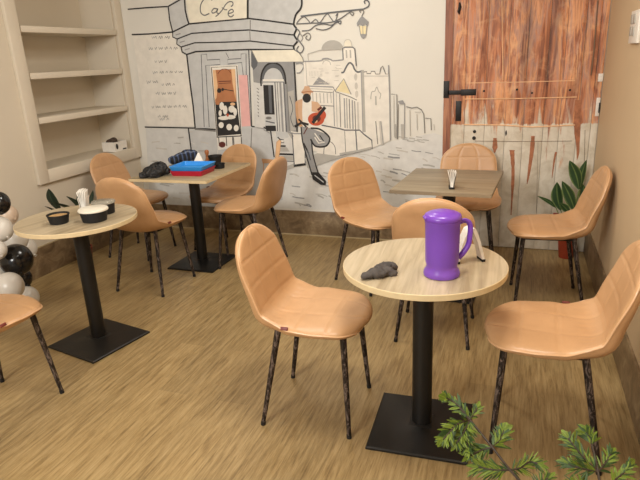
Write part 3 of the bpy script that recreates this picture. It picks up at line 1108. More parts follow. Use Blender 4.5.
# ------------------------------------------------------------------ tables
def table(name, x, y, rz, label, top, mat, base_rz=0.0, group=None):
    root = tag(empty(name, (x, y, 0), rz), label, 'table', group)
    mb = MB()
    if top[0] == 'round':
        r = top[1]
        mb.lathe([(0, .726), (r - .002, .726)], n=72)
        mb.lathe([(0, .7502), (r - .002, .7502)], n=72)
        tp = mb.build('tabletop', mat, root)
        mb = MB(); mb.lathe([(r - .002, .7262), (r, .728), (r, .748), (r - .002, .7502)], n=72); mb.build('edge_band', M_edge, tp)
        # solid core
        mb = MB(); mb.lathe([(0, .7268), (r - .003, .7268), (r - .003, .7494), (0, .7494)], n=48); mb.build('core', M_edge, tp)
    else:
        w_, d_ = top[1], top[2]
        mb.span((-w_ / 2, -d_ / 2, .728), (w_ / 2, d_ / 2, .750), .0015)
        tp = mb.build('tabletop', mat, root)
        mb = MB()
        for sx, sy, lx, ly in ((1, 0, .001, d_), (-1, 0, .001, d_), (0, 1, w_, .001), (0, -1, w_, .001)):
            mb.box((sx * w_ / 2, sy * d_ / 2, .739), (lx + .001, ly + .001, .019))
        mb.build('edge_band', M_edge if mat is not M_lam_x else M_lam_x, tp)
    mb = MB(); mb.lathe([(0, .02), (.041, .02), (.041, .715), (0, .715)], n=28); mb.build('pole', M_black, root)
    mb = MB(); mb.box((0, 0, .720), (.24, .24, .008), .002); mb.box((0, 0, .713), (.28, .03, .010), .002); mb.build('mounting_plate', M_black, root)
    # low pyramid foot
    h = .2015
    R_ = Matrix.Rotation(base_rz, 3, 'Z')
    vs = []
    for (hh, z) in ((h - .002, 0), (h, .003), (h, .010), (h - .006, .014), (.05, .034), (.046, .036)):
        for sx, sy in ((-1, -1), (1, -1), (1, 1), (-1, 1)):
            vs.append(R_ @ Vector((sx * hh, sy * hh, z)))
    fs = [(3, 2, 1, 0), (20, 21, 22, 23)]
    for k in range(5):
        for j in range(4):
            j2 = (j + 1) % 4
            fs.append((4 * k + j, 4 * k + j2, 4 * k + 4 + j2, 4 * k + 4 + j))
    mb = MB(); mb.add(vs, fs); mb.build('base_plate', M_black, root, 15)
    return root


table('round_table', -.316, 2.044, math.radians(2), 'round oak-topped pedestal table holding the purple pitcher', ('round', .313), M_lam_y)
table('round_table', -2.254, 2.346, math.radians(-12), 'round oak-topped pedestal table holding black food bowls', ('round', .314), M_lam_y)
table('square_table', -.395, 3.560, math.radians(-3.5), 'square grey-oak pedestal table in front of the rusty door', ('sq', .59, .69), M_lam_x)
table('square_table', -2.335, 3.670, 0, 'square oak pedestal table holding the blue and red trays', ('sq', .64, .70), M_lam_m)

# ------------------------------------------------------------------ purple pitcher
TZ = .7505
pc = onz(441.5, 274.5, TZ)
pit = tag(empty('pitcher', (pc.x, pc.y, TZ), YAW), 'translucent purple plastic pitcher with lid on the near round table', 'pitcher')
t = NT('purple_plastic')
t.col(srgb(158, 106, 222)).rough(.3)
t.b.inputs['Transmission Weight'].default_value = .5
t.b.inputs['IOR'].default_value = 1.25
M_purple = t.m
t = NT('purple_lid_plastic')
t.col(srgb(128, 74, 192)).rough(.28)
t.b.inputs['Transmission Weight'].default_value = .25
M_purple2 = t.m
mb = MB()
mb.lathe([(0, .004), (.058, .0), (.064, .002), (.0655, .010), (.062, .020), (.0555, .030), (.0555, .040), (.0595, .052), (.0605, .12), (.0615, .186), (.0635, .190), (.0635, .196),
          (.0595, .196), (.0585, .188), (.0575, .12), (.0565, .056), (.052, .040), (0, .036)], n=56)
mb.build('jug_body', M_purple, pit, 50)
mb = MB()
mb.lathe([(0, .1965), (.058, .1965), (.0645, .197), (.0655, .200), (.0655, .207), (.062, .214), (.052, .219), (.044, .220), (.040, .223), (.022, .226), (0, .2265)], n=56)
mb.box((-.060, -.004, .206), (.020, .034, .009), .004)
mb.build('lid', M_purple2, pit, 50)
mb = MB()
mb.tube(catmull([(.058, 0, .182), (.076, 0, .188), (.092, 0, .182), (.099, 0, .164), (.098, 0, .130), (.094, 0, .104), (.080, 0, .080), (.060, 0, .058)], 28), .0075, 12, flat=1.35)
mb.build('handle', M_purple2, pit)

pit.scale = (1, 1, 1.07)

# ------------------------------------------------------------------ napkin holders and napkins
M_napkin = plain('white_paper', srgb(236, 232, 224), .8)
M_chrome = plain('grey_metal_plate', srgb(120, 116, 108), .3, .8)
M_wplastic = plain('white_plastic', srgb(228, 222, 212), .4)


def napkins(px, py, rz, hgt, lab_h, lab_n, plate, wd=.09, lean=.0):
    c = onz(px, py, TZ)
    h_ = tag(empty('napkin_holder', (c.x, c.y, TZ), rz), lab_h, 'napkin holder')
    mb = MB(); mb.box((0, 0, .005), (wd, .032, .010), .002); mb.build('base', M_rubber, h_)
    for s_ in (-1, 1):
        mb = MB()
        pts = [(s_ * .012, .009), (s_ * .015, hgt * .4), (s_ * .021, hgt * .7)]
        vs, fs = [], []
        for k, (y, z) in enumerate(pts):
            for q in (-1, 1):
                for o_ in (0, .002):
                    vs.append((q * wd * .45, y + s_ * o_, z))
        for k in range(2):
            a = 4 * k
            fs += [(a, a + 2, a + 6, a + 4), (a + 1, a + 5, a + 7, a + 3), (a, a + 4, a + 5, a + 1), (a + 2, a + 3, a + 7, a + 6)]
        fs += [(0, 1, 3, 2), (8, 10, 11, 9)]
        mb.add(vs, fs); mb.build('side_plate', plate, h_)
    nb = tag(empty('paper_napkins', (c.x, c.y, TZ + .0105), rz), lab_n, 'napkins')
    for k in range(5):
        a = (k - 2) / 2
        mb = MB()
        rows = 7
        vs, fs = [], []
        for i in range(rows):
            t_ = i / (rows - 1)
            y = a * (.006 + .016 * t_ ** 1.6) + lean * t_
            z = t_ * (hgt - .014) * (1 - .05 * abs(a)) + .001
            ww = wd * .40 * (1 + .05 * math.sin(k * 2.1))
            for q in (-1, 1):
                vs += [(q * ww + .003 * a, y - .0018, z + (.004 if q > 0 else 0) * t_), (q * ww + .003 * a, y + .0018, z + (.004 if q > 0 else 0) * t_)]
        for i in range(rows - 1):
            n = 4 * i
            fs += [(n, n + 2, n + 6, n + 4), (n + 1, n + 5, n + 7, n + 3), (n, n + 4, n + 5, n + 1), (n + 2, n + 3, n + 7, n + 6)]
        n = 4 * (rows - 1)
        fs += [(0, 1, 3, 2), (n, n + 2, n + 3, n + 1)]
        mb.add(vs, fs)
        mb.build('napkin', M_napkin, nb)


c0 = onz(468.5, 261, TZ)
st_ = tag(empty('tent_stand', (c0.x, c0.y, TZ), YAW + .15), 'white A-shaped tabletop stand with black feet behind the purple pitcher', 'stand')
for s_ in (-1, 1):
    mb = MB()
    path = catmull([(s_ * .050, 0, .008), (s_ * .040, 0, .045), (s_ * .026, 0, .090), (s_ * .010, 0, .128), (s_ * .001, 0, .136)], 14)
    vs, fs = [], []
    for k, q in enumerate(path):
        th = .0045 + .003 * k / 14
        for yy in (-.024, .024):
            vs += [(q.x - th, yy, q.z - th * .3), (q.x + th, yy, q.z + th * .3)]
        if k:
            a = 4 * (k - 1)
            fs += [(a, a + 4, a + 6, a + 2), (a + 1, a + 3, a + 7, a + 5), (a, a + 1, a + 5, a + 4), (a + 2, a + 6, a + 7, a + 3)]
    n = 4 * (len(path) - 1)
    fs += [(0, 2, 3, 1), (n, n + 1, n + 3, n + 2)]
    mb.add(vs, fs); mb.build('side_panel', M_napkin, st_)
    mb = MB(); mb.box((s_ * .051, 0, .005), (.014, .052, .010), .002); mb.build('foot', M_rubber, st_)
napkins(451.5, 188, math.radians(99), .105, 'small metal napkin holder on the square grey-oak table', 'white paper napkins standing in the metal holder on the square grey-oak table', M_chrome, .08)
napkins(86, 213, math.radians(118), .135, 'small napkin holder among the black bowls on the left round table', 'white paper napkins standing between the black bowls', M_wplastic, .09)


# ------------------------------------------------------------------ crumpled cloths
def crumple(name, label, cat, loc, rz, blobs, mat, seed, rough=.012, fr=26, parent=None, lvl=5):
    """folded heap: several squashed lobes fused by remesh, then creased"""
    bm = bmesh.new()
    for (x, y, z, a, b_, c) in blobs:
        r = bmesh.ops.create_icosphere(bm, subdivisions=3, radius=1)
        for v in r['verts']:
            v.co = Vector((x + v.co.x * a, y + v.co.y * b_, z + v.co.z * c))
    me = bpy.data.meshes.new(name)
    bm.to_mesh(me)
    bm.free()
    o = bpy.data.objects.new(name, me)
    COL.objects.link(o)
    m = o.modifiers.new('r', 'REMESH')
    m.mode = 'VOXEL'
    m.voxel_size = .004
    dg = bpy.context.evaluated_depsgraph_get()
    me2 = bpy.data.meshes.new_from_object(o.evaluated_get(dg))
    bpy.data.objects.remove(o)
    off = Vector((seed * 3.1, seed * 1.7, seed))
    for v in me2.vertices:
        n = v.normal
        d = noise.noise(v.co * fr + off) * rough + (.5 - abs(noise.noise(v.co * fr * 1.7 + off * 2))) * rough * .8
        co = v.co + n * d
        v.co = (co.x, co.y, max(co.z, 0.0008))
    me2.name = name
    o = link(name, me2, mat, parent, 60)
    if parent is None:
        o.location = loc
        o.rotation_euler = (0, 0, rz)
        tag(o, label, cat)
    return o


M_cloth_dk = plain('charcoal_cloth', srgb(72, 66, 62), .85, 0, .35, 30, .3)
M_cloth_bk = plain('black_cloth', srgb(30, 30, 31), .6, 0, .3, 40, .3)
c = onz(380, 276, TZ)
crumple('crumpled_cloth', 'crumpled charcoal cloth glove left on the near round table', 'cloth', (c.x, c.y, TZ), YAW + .25,
        [(0, -.004, .016, .050, .026, .018), (.032, .026, .020, .036, .022, .018), (-.050, -.010, .012, .026, .016, .012), (.046, -.016, .010, .022, .010, .009), (.012, .012, .028, .026, .012, .012), (.058, .030, .016, .020, .015, .013), (-.02, .018, .012, .02, .012, .012)],
        M_cloth_dk, 2, .010, 34)
c = onz(154.5, 177, TZ)
crumple('black_bag', 'crumpled black bag heaped at the left end of the tray table', 'bag', (c.x, c.y, TZ), YAW + .1,
        [(0, 0, .04, .075, .06, .042), (.050, .03, .060, .055, .045, .045), (-.07, -.01, .026, .045, .03, .026), (.01, .03, .075, .05, .035, .035), (-.03, .03, .055, .05, .04, .035), (.085, .045, .04, .035, .035, .04)],
        M_cloth_bk, 5, .020, 24).scale = (.92, .92, .85)
t = NT('dark_blue_check_cloth')
co = t.coords((1, 1, 1))
wv = t.n('ShaderNodeTexWave', bands_direction='X'); wv.inputs['Scale'].default_value = 9; t.l(co, wv.inputs['Vector'])
wv2 = t.n('ShaderNodeTexWave', bands_direction='Y'); wv2.inputs['Scale'].default_value = 7; t.l(co, wv2.inputs['Vector'])
ca = t.ramp(wv.outputs['Fac'], [(.5, srgb(24, 25, 31)), (.75, srgb(38, 56, 96)), (.93, srgb(86, 106, 146))])
cb_ = t.ramp(wv2.outputs['Fac'], [(.5, srgb(24, 25, 31)), (.8, srgb(34, 50, 90)), (.96, srgb(120, 130, 150))])
t.col(t.mix(.5, ca, cb_)).rough(.85)
c = onz(184, 163.0, TZ)
crumple('checked_cloth_bundle', 'rolled dark blue checked cloth behind the blue tray', 'cloth', (c.x, c.y, TZ), YAW + .5,
        [(0, 0, .045, .09, .045, .045), (.04, .01, .072, .055, .045, .035), (-.08, -.01, .038, .05, .04, .034), (.08, 0, .055, .045, .04, .045)], t.m, 8, .007, 14)
c = onz(197, 163, TZ)
mb = MB()
mb.add([(-.045, -.02, 0), (.05, -.02, 0), (.045, .03, 0), (-.04, .03, 0), (.005, .0, .115), (.012, .008, .113)], [(0, 1, 4), (1, 2, 5, 4), (2, 3, 5), (3, 0, 4, 5), (0, 3, 2, 1)])
o = tag(mb.build('folded_napkin', M_napkin, None, 20), 'white folded napkin peak sticking up behind the blue tray', 'napkin')
o.location = (-2.325, 3.745, TZ)
o.scale = (1.3, 1.2, 1.05)
o.rotation_euler = (0, 0, YAW)


# ------------------------------------------------------------------ trays
def tray(loc, rz, w_, d_, h_, mat, label, mat2=None):
    mb = MB()
    # shell: outer, rim, inner
    def ring(hw_, hd, z, rc=.012, n=4):
        out = []
        for sx, sy, a0 in ((1, 1, 0), (-1, 1, 90), (-1, -1, 180), (1, -1, 270)):
            for k in range(n + 1):
                a = math.radians(a0 + 90 * k / n)
                out.append((sx * (hw_ - rc) + rc * math.cos(a), sy * (hd - rc) + rc * math.sin(a), z))
        return out
    R_ = [ring(w_ / 2 - .012, d_ / 2 - .012, 0), ring(w_ / 2 - .006, d_ / 2 - .006, h_ * .5), ring(w_ / 2 - .003, d_ / 2 - .003, h_ - .006), ring(w_ / 2, d_ / 2, h_ - .005), ring(w_ / 2, d_ / 2, h_),
          ring(w_ / 2 - .006, d_ / 2 - .006, h_), ring(w_ / 2 - .014, d_ / 2 - .014, .004)]
    n = len(R_[0])
    vs = [v for r in R_ for v in r]
    fs = [tuple(range(n - 1, -1, -1)), tuple((len(R_) - 1) * n + k for k in range(n))]
    for i in range(len(R_) - 1):
        for k in range(n):
            k2 = (k + 1) % n
            fs.append((i * n + k, i * n + k2, (i + 1) * n + k2, (i + 1) * n + k))
    mb.add(vs, fs)
    o = mb.build('plastic_tray', mat)
    o.location = loc
    o.rotation_euler = (0, 0, rz)
    return tag(o, label, 'tray')


M_blue = plain('blue_plastic', srgb(42, 142, 222), .35, 0, .05)
M_red = plain('red_plastic', srgb(178, 22, 52), .35, 0, .05)
tray((-2.262, 3.565, TZ), .06, .262, .235, .036, M_red, 'red plastic tray under the blue tray')
tray((-2.262, 3.567, TZ + .0365), .06, .268, .238, .032, M_blue, 'blue plastic tray stacked on the red tray')


# ------------------------------------------------------------------ bowls
def bowl(px, py, rt, rb_, h_, label, fill=None, lid=None, z=TZ, name='food_bowl', cat='bowl', mat=None):
    c = onz(px, py, z)
    r_ = tag(empty(name, (c.x, c.y, z)), label, cat)
    mb = MB()
    mb.lathe([(0, .001), (rb_ * .9, 0), (rb_, .002), (rt - .003, h_ - .006), (rt, h_ - .005), (rt, h_), (rt - .004, h_), (rb_ - .003, .004), (0, .004)], n=36)
    mb.build('bowl', mat or M_rubber, r_)
    if fill:
        mb = MB(); rr = rb_ + (rt - rb_) * .8 - .004
        mb.lathe([(rr - .002, h_ * .5), (rr - .001, h_ * .80), (rr * .7, h_ * .86), (rr * .3, h_ * .82), (0, h_ * .84)], n=24); mb.build('food', fill, r_)
    if lid:
        mb = MB(); mb.lathe([(0, h_ + .003), (rt * .8, h_ + .003), (rt * .84, h_ + .001), (rt - .001, h_ + .001), (rt + .003, h_ - .003), (rt + .003, h_ + .004), (rt, h_ + .008), (rt * .86, h_ + .008), (rt * .8, h_ + .010), (0, h_ + .010)], n=36)
        mb.build('lid', lid, r_)
    return r_


M_food = plain('beige_food', srgb(176, 140, 92), .6, 0, .3, 60, .4)
M_lid = plain('milky_lid', srgb(222, 216, 200), .35)
t = NT('clear_lid'); t.col(srgb(220, 215, 200)).rough(.12); t.b.inputs['Transmission Weight'].default_value = .7; M_clear = t.m
bowl(59.5, 223, .058, .046, .050, 'open black food bowl with beige leftovers, left on the round table', fill=M_food)
bowl(95, 220.5, .074, .062, .060, 'large black bowl with white lid on the left round table', lid=M_lid)
bowl(105, 213, .062, .054, .062, 'black takeaway bowl with clear lid behind the white lidded bowl', fill=M_food, lid=M_clear)
bowl(215.5, 162.5, .058, .044, .058, 'black bowl behind the blue tray at the right side', name='black_bowl')
bowl(219.5, 168.0, .045, .040, .036, 'low black dish beside the right corner of the blue tray', name='black_dish', cat='dish')
# wooden pepper mill
M_wood = plain('brown_turned_wood', srgb(158, 98, 56), .45, 0, .2, 30)
c = onz(209.5, 160.8, TZ)
mb = MB(); mb.lathe([(0, 0), (.017, 0), (.019, .006), (.014, .03), (.012, .055), (.017, .07), (.018, .084), (.012, .094), (0, .098)], n=24)
o = tag(mb.build('pepper_mill', M_wood), 'small brown wooden shaker standing behind the trays', 'shaker'); o.location = (c.x, c.y - .03, TZ)

# ------------------------------------------------------------------ box on the shelf
bx = tag(empty('storage_box', (-3.50, 4.255, .7955), 0), 'small white box with a dark mark on the lowest wall shelf', 'box')
mb = MB()
mb.span((-.07, -.085, 0), (.07, .085, .004)); mb.span((-.07, -.085, .004), (-.066, .085, .085)); mb.span((.066, -.085, .004), (.07, .085, .085))
mb.span((-.066, -.085, .004), (.066, -.081, .085)); mb.span((-.066, .081, .004), (.066, .085, .085))
mb.build('carton', M_wplastic, bx)
mb = MB(); mb.lathe([(0, 0), (.02, 0), (.02, .0012), (0, .0012)], n=20, sx=.8, sy=1.25); mb.v = [(.0702 + z, x * 1 - .055, y + .045) for x, y, z in mb.v]; mb.build('printed_mark', M_rubber, bx)
mb = MB(); mb.box((.0706, .045, .012), (.001, .05, .012)); mb.build('printed_strip', M_cloth_bk, bx)
crumple('dark_rag', 'dark crumpled rag heaped inside the white shelf box', 'rag', (-3.50, 4.235, .8005), 0,
        [(0, -.022, .075, .040, .038, .030), (0, .020, .083, .036, .030, .028), (0, 0, .045, .040, .050, .03)], plain('brown_black_cloth', srgb(70, 56, 46), .85, 0, .5, 50, .3), 11, .010, 24)


# ------------------------------------------------------------------ leafy plants
def leaf_mat(name, dark, light, edge):
    t = NT(name)
    uv = t.n('ShaderNodeUVMap'); uv.uv_map = 'UVMap'
    sp = t.n('ShaderNodeSeparateXYZ'); t.l(uv.outputs[0], sp.inputs[0])
    c = t.ramp(sp.outputs['X'], [(0.0, edge), (.14, dark), (.42, dark), (.5, light), (.58, dark), (.86, dark), (1.0, edge)])
    g = t.noise(t.coords((1, 1, 1)), 40, 3)
    c = t.mix(.35, c, t.ramp(g, [(.3, (.6, .6, .6, 1)), (.7, (1.2, 1.2, 1.2, 1))]), 'MULTIPLY')
    t.col(c).rough(.6)
    return t.m


def leaf_mesh(name, base, tip, width, side, mat, parent, bend=.0, fold=.18, n=10, sharp=60, origin=(0, 0, 0), shape=1.0, bdir=None):
    base = Vector(base); tip = Vector(tip)
    ax = tip - base
    L_ = ax.length
    sd = Vector(side).normalized()
    sd = (sd - ax.normalized() * sd.dot(ax.normalized())).normalized()
    nr = ax.normalized().cross(sd)
    bd = Vector(bdir).normalized() if bdir else nr
    vs, fs, uvs = [], [], []
    cols = 4
    for i in range(n + 1):
        t_ = i / n
        w_ = width * .5 * (math.sin(PI * t_ ** shape) ** .85 if 0 < t_ < 1 else 0.0) + .0008
        c_ = base + ax * t_ + bd * (bend * L_ * math.sin(PI * t_))
        for j in range(cols + 1):
            u = -1 + 2 * j / cols
            vs.append(tuple(c_ + sd * (u * w_) + nr * (fold * abs(u) * w_) - Vector(origin)))
            uvs.append((j / cols, t_))
    for i in range(n):
        for j in range(cols):
            a = i * (cols + 1) + j
            fs.append((a, a + 1, a + cols + 2, a + cols + 1))
    me = bpy.data.meshes.new(name)
    me.from_pydata(vs, [], fs)
    ul = me.uv_layers.new(name='UVMap')
    for lp in me.loops:
        ul.data[lp.index].uv = uvs[lp.vertex_index]
    me.update()
    return link(name, me, mat, parent, sharp)


M_leafg = leaf_mat('glossy_green_leaf', srgb(42, 72, 38), srgb(110, 132, 72), srgb(126, 146, 84))
M_leafd = leaf_mat('dark_green_leaf', srgb(38, 52, 40), srgb(62, 80, 56), srgb(58, 78, 54))
M_terra = plain('terracotta_plastic', srgb(158, 62, 36), .55, 0, .1)
M_soil = plain('dark_soil', srgb(54, 40, 30), .95, 0, .3, 80, .5)


def pot(parent, r, h_, mat):
    mb = MB()
    mb.lathe([(0, .002), (r * .72, 0), (r * .74, .003), (r * .95, h_ * .82), (r, h_ * .82), (r * 1.02, h_), (r * .94, h_), (r * .88, h_ * .84), (0, h_ * .82)], n=36)
    mb.build('pot', mat, parent)
    mb = MB(); mb.lathe([(0, h_ * .90), (r * .5, h_ * .89), (r * .9, h_ * .86)], n=24); mb.build('soil', M_soil, parent)


PX_, PY_ = .395, 4.375
pr = tag(empty('potted_plant', (PX_, PY_, 0)), 'green leafy plant in a red pot in the back right corner', 'plant')
pot(pr, .068, .17, M_terra)
top = Vector((PX_, PY_, .16))
camr = CAM_R @ Vector((1, 0, 0))
for (bx_, by_, tx, ty, w_, yb_, yt, bend) in ((579, 190, 569.5, 160.5, .085, 4.37, 4.34, .06), (580, 190, 586.5, 160, .060, 4.39, 4.40, -.05), (575, 212, 562, 181, .080, 4.34, 4.30, .04),
                                              (561, 211, 557, 182, .085, 4.34, 4.32, -.05), (556, 208, 537.5, 196, .028, 4.36, 4.33, .12), (570, 214, 560, 203, .05, 4.33, 4.29, .05), (584, 214, 583, 184, .07, 4.40, 4.42, .03)):
    B = ony(bx_, by_, yb_); T_ = ony(tx, ty, yt)
    lf = leaf_mesh('leaf', B, T_, w_, camr, M_leafg, pr, bend, .25, 12, origin=(PX_, PY_, 0), bdir=camr)
    mb = MB(); mb.tube(catmull([top - Vector((PX_, PY_, 0)) + Vector((random.uniform(-.015, .015), random.uniform(-.015, .015), -.01)), (top + B) / 2 - Vector((PX_, PY_, 0)) + Vector((.0, .01, .0)), B - Vector((PX_, PY_, 0))], 8), .0035, 6)
    mb.build('stem', M_leafg, pr)
PX_, PY_ = -3.29, 3.44
pl = tag(empty('potted_plant', (PX_, PY_, 0)), 'dark leafed plant standing behind the left round table', 'plant')
pot(pl, .062, .15, plain('dark_terracotta', srgb(122, 58, 40), .6, 0, .15))
top = Vector((PX_, PY_, .15))
for (bx_, by_, tx, ty, w_, x0, x1, bend) in ((62, 213, 48.5, 188.5, .075, -3.25, -3.22, -.10), (72, 212, 50, 202, .06, -3.20, -3.18, .12), (80, 211, 66, 196, .05, -3.24, -3.25, .15), (79, 209, 80, 192, .05, -3.30, -3.32, -.05),
                                             (84, 212, 93, 190, .045, -3.27, -3.30, .05), (60, 216, 44, 206, .035, -3.2, -3.15, .08)):
    B = onx(bx_, by_, x0); T_ = onx(tx, ty, x1)
    leaf_mesh('leaf', B, T_, w_, camr, M_leafd, pl, bend, .25, 12, origin=(PX_, PY_, 0), bdir=camr)
    mb = MB(); mb.tube(catmull([top - Vector((PX_, PY_, 0)), (top + B) / 2 - Vector((PX_, PY_, 0)), B - Vector((PX_, PY_, 0))], 8), .004, 6)
    mb.build('stem', M_leafd, pl)

# ------------------------------------------------------------------ feathery foreground foliage
fp = Vector((.13, 1.30, 0))
fern = tag(empty('feathery_plant', fp), 'feathery green plant in the bottom right foreground', 'plant')
mb = MB(); mb.lathe([(0, .002), (.095, 0), (.10, .004), (.13, .24), (.135, .26), (.122, .26), (.115, .22), (0, .215)], n=36); mb.build('pot', plain('dark_planter', srgb(60, 54, 48), .6), fern)
mb = MB(); mb.lathe([(0, .236), (.06, .234), (.115, .228)], n=24); mb.build('soil', M_soil, fern)
M_fern = leaf_mat('feather_leaf_green', srgb(92, 112, 26), srgb(134, 150, 44), srgb(120, 138, 40))
M_fern2 = leaf_mat('feather_leaf_dark', srgb(44, 68, 26), srgb(80, 104, 40), srgb(66, 92, 34))
M_stem = plain('dark_brown_stem', srgb(52, 40, 28), .6)
rf = random.Random(11)


def sprig(parent, path, n_leaf, L0, wd, mats, spread=.62, seedtip=True):
    wd *= .52
    L0 *= .95
    """path: world points; feather blades in one mesh per sprig"""
    C_ = catmull(path, 40)
    vs, fs, uvs, mi = [], [], [], []
    def blade(base, d, L_, w_, m):
        sd = d.cross(-ray(500, 430)).normalized()
        if sd.length < .1:
            sd = Vector((1, 0, 0))
        sd = (sd + Vector((rf.uniform(-.5, .5), rf.uniform(-.5, .5), rf.uniform(-.5, .5)))).normalized()
        n0 = len(vs)
        droop = Vector((0, 0, -1)) * rf.uniform(0, .22)
        for i in range(7):
            t_ = i / 6
            ww = w_ * .5 * (math.sin(PI * min(1, t_ * .94 + .04)) ** .7)
            c_ = base + d * (L_ * t_) + droop * (L_ * t_ * t_)
            for j, u in enumerate((-1, 0, 1)):
                vs.append(tuple(c_ + sd * (u * ww) + Vector((0, 0, .15 * ww * abs(u))) - fp))
                uvs.append((j / 2, t_))
        for i in range(6):
            for j in range(2):
                a = n0 + i * 3 + j
                fs.append((a, a + 1, a + 4, a + 3)); mi.append(m)
    for k in range(2 * n_leaf):
        t_ = .12 + .88 * k / max(1, 2 * n_leaf - 1)
        i = min(39, int(t_ * 40))
        p_ = C_[i]
        ax = (C_[min(i + 1, 40)] - C_[max(i - 1, 0)]).normalized()
        for s_ in (-1, 1):
            sdir = ax.cross(Vector((-.2, -.8, .55))).normalized() * s_
            d = (ax * (1 - spread * .5) + sdir * spread + Vector((rf.uniform(-.3, .3), rf.uniform(-.3, .3), rf.uniform(-.1, .35)))).normalized()
            L_ = L0 * (1.15 - .6 * abs(t_ - .4)) * rf.uniform(.75, 1.2)
            blade(p_, d, L_, wd * rf.uniform(.7, 1.2), rf.choice([0, 1]))
            for q in range(2):
                d2 = (d + ax * rf.uniform(.2, .8) + Vector((rf.uniform(-.3, .3), rf.uniform(-.3, .3), rf.uniform(-.2, .3)))).normalized()
                blade(p_, d2, L_ * rf.uniform(.7, 1.05), wd * rf.uniform(.6, 1.0), rf.choice([0, 1]))
    blade(C_[-1], (C_[-1] - C_[-3]).normalized(), L0 * .8, wd * 2.6, 0)
    me = bpy.data.meshes.new('leaflets')
    me.from_pydata(vs, [], fs)
    me.polygons.foreach_set('material_index', mi)
    ul = me.uv_layers.new(name='UVMap')
    for lp in me.loops:
        ul.data[lp.index].uv = uvs[lp.vertex_index]
    me.update()
    st = MB()
    st.tube([c_ - fp for c_ in C_[::3]], [.0026] * len(C_[::3]), 6)
    so = st.build('branch', M_stem, parent)
    link('leaflets', me, mats, so, 60)


rootp = fp + Vector((0, 0, .22))
Z1 = .45


def fz(px, py, z):
    return onz(px, py, z)


A0, A1, A2, A3 = fz(538, 502, .35), fz(510, 470, .40), fz(492, 447, .43), fz(470, 420, .46)
mb = MB(); mb.tube([q - fp for q in catmull([rootp, (rootp + A0) / 2 + Vector((0, 0, .02)), A0, A1, A2, A3, fz(460, 408, .48)], 40)], .0035, 8); mb.build('stem', M_stem, fern)
B0, B1, B2 = fz(600, 508, .36), fz(598, 472, .41), fz(592, 446, .44)
mb = MB(); mb.tube([q - fp for q in catmull([rootp + Vector((.03, 0, 0)), (rootp + B0) / 2 + Vector((.02, 0, .02)), B0, B1, B2], 40)], .0035, 8); mb.build('stem', M_stem, fern)
for path, n_, L_, w_ in (
        ([A3, fz(461, 408, .48), fz(452, 401, .49), fz(446, 398, .50)], 4, .034, .017),
        ([A3, fz(458, 424, .47), fz(449, 433, .465), fz(443, 440, .46)], 6, .038, .014),
        ([A3, fz(464, 432, .45), fz(456, 444, .44)], 8, .040, .009),
        ([A3, fz(468, 436, .44), fz(468, 450, .43)], 8, .038, .009),
        ([A3, fz(474, 414, .46), fz(477, 408, .47)], 4, .034, .010),
        ([A2, fz(482, 450, .42), fz(470, 456, .42)], 7, .042, .009),
        ([A2, fz(500, 440, .43), fz(504, 430, .445)], 6, .040, .014),
        ([A1, fz(494, 470, .40), fz(478, 467, .40)], 6, .044, .010),
        ([A1, fz(520, 468, .40), fz(530, 462, .40), fz(538, 464, .40)], 6, .040, .008),
        ([A0, fz(540, 486, .37), fz(548, 478, .38)], 5, .04, .008),
        ([B1, fz(584, 458, .43), fz(574, 446, .45), fz(568, 438, .46)], 6, .040, .011),
        ([B2, fz(590, 438, .45), fz(586, 432, .46)], 5, .040, .013),
        ([B1, fz(580, 468, .42), fz(568, 464, .42)], 5, .042, .010),
        ([B0, fz(584, 488, .385), fz(574, 484, .39)], 4, .040, .010),
        ([B1, fz(606, 462, .42), fz(611, 454, .43)], 4, .038, .012),
        ([B0, fz(612, 484, .39), fz(622, 474, .40), fz(629, 466, .41)], 4, .038, .016)):
    sprig(fern, path, n_, L_, w_, [M_fern, M_fern2])

# ------------------------------------------------------------------ balloons
M_bw = plain('white_latex', srgb(208, 202, 192), .32, 0, .03, 5)
M_bb = plain('black_latex', srgb(22, 21, 21), .18, 0, .03, 5)
M_bp = plain('pale_pink_latex', srgb(206, 184, 162), .35, 0, .03, 5)
BAL = [
    # px, py, radius px, X, material, label
    (-2.5, 203, 10.5, -2.98, M_bb, 'black balloon at the top of the cluster, cut by the left photo edge'),
    (6.5, 215, 9.5, -3.20, M_bp, 'beige-white balloon just under the topmost black balloon'),
    (-1, 229, 11.5, -2.95, M_bw, 'white balloon at the left photo edge below the topmost black balloon'),
    (14, 238, 11.5, -3.16, M_bw, 'white balloon above the large shiny black balloon'),
    (25.5, 248, 9.5, -3.20, M_bw, 'white balloon behind the right shoulder of the large black balloon'),
    (16, 259.5, 14.3, -2.93, M_bb, 'large shiny black balloon in the middle of the cluster'),
    (-4, 250, 9, -2.90, M_bw, 'white balloon at the photo edge left of the large black balloon'),
    (-3, 271, 9, -3.05, M_bw, 'small white balloon at the photo edge between black and lower white balloon'),
    (20, 278, 10, -3.12, M_bb, 'black balloon tucked under the large black balloon'),
    (9, 286, 12.5, -2.84, M_bw, 'white balloon low in the cluster above the cut-off chair'),
    (27, 298, 10.5, -3.04, M_bw, 'lowest white balloon, resting on the floor beside the cut-off chair'),
]
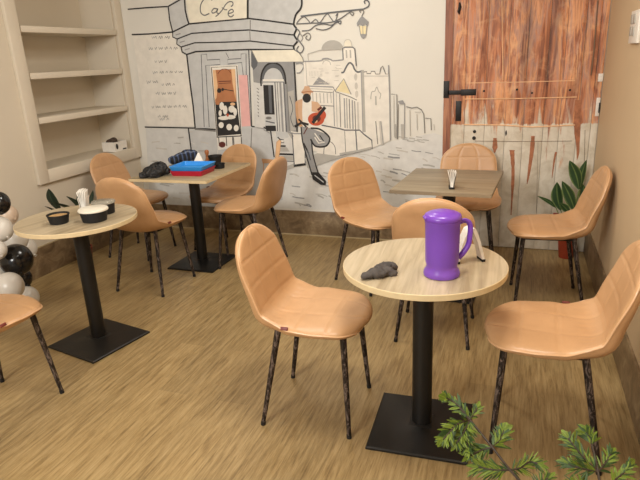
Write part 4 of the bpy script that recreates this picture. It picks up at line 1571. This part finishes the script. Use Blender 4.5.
for (px, py, rp, X0, mt, lb) in BAL:
    c = onx(px, py, X0)
    d = (c - CAM_P).length
    r = rp / F_PX * d * .97
    z = max(c.z, r * 1.08 + .002)
    bl = tag(empty('balloon', (c.x, c.y, z)), lb, 'balloon', 'balloons clustered by the left wall')
    mb = MB()
    pr_ = []
    for k in range(21):
        a = PI * k / 20
        rr_ = r * math.sin(a)
        zz = -r * math.cos(a) * (1.10 if a < PI / 2 else 1.0)
        pr_.append((rr_ if 0 < k < 20 else 0, zz))
    mb.lathe(pr_, n=36)
    e1, e2 = random.uniform(.9, 1.6), -random.uniform(.9, 1.5)
    R_ = Matrix.Rotation(e1, 3, 'Z') @ Matrix.Rotation(e2, 3, 'X')
    mb.v = [tuple(R_ @ Vector(v)) for v in mb.v]
    mb.build('balloon_skin', mt, bl)
    mb = MB(); mb.lathe([(0, 0), (.006, -.004), (.005, -.010), (.011, -.020), (0, -.018)], c=(0, 0, -r * 1.09), n=14)
    mb.v = [tuple(R_ @ Vector(v)) for v in mb.v]
    mb.build('knot', mt, bl)

# ------------------------------------------------------------------ small wall fittings
sw = tag(empty('light_switch', (.523, YB - .012, 1.10)), 'narrow white switch with black rocker at the edge of the rusty door', 'switch')
mb = MB(); mb.box((0, -.004, 0), (.026, .008, .13), .002); mb.build('plate', M_wplastic, sw)
mb = MB(); mb.box((.009, -.011, -.005), (.007, .006, .07), .001); mb.build('rocker', M_rubber, sw)
o = MB().box((0, -.003, 0), (.032, .006, .055), .0015).build('wall_socket_cover', M_wplastic)
o.location = (.522, YB - .0125, 1.302)
tag(o, 'small white square cover above the switch at the corner', 'cover plate')
sg = tag(empty('control_panel', (XR, 3.42, 1.60)), 'white wall panel with grey buttons high on the right wall', 'switch panel')
mb = MB(); mb.box((-.008, 0, 0), (.016, .24, .16), .003); mb.build('plate', M_wplastic, sg)
for k, (dy, dz) in enumerate(((.07, .04), (.07, -.02), (.0, .04), (.0, -.02))):
    mb = MB(); mb.box((-.018, dy, dz), (.006, .05, .045), .002); mb.build('button', plain('grey_button', srgb(170, 165, 155), .4), sg)
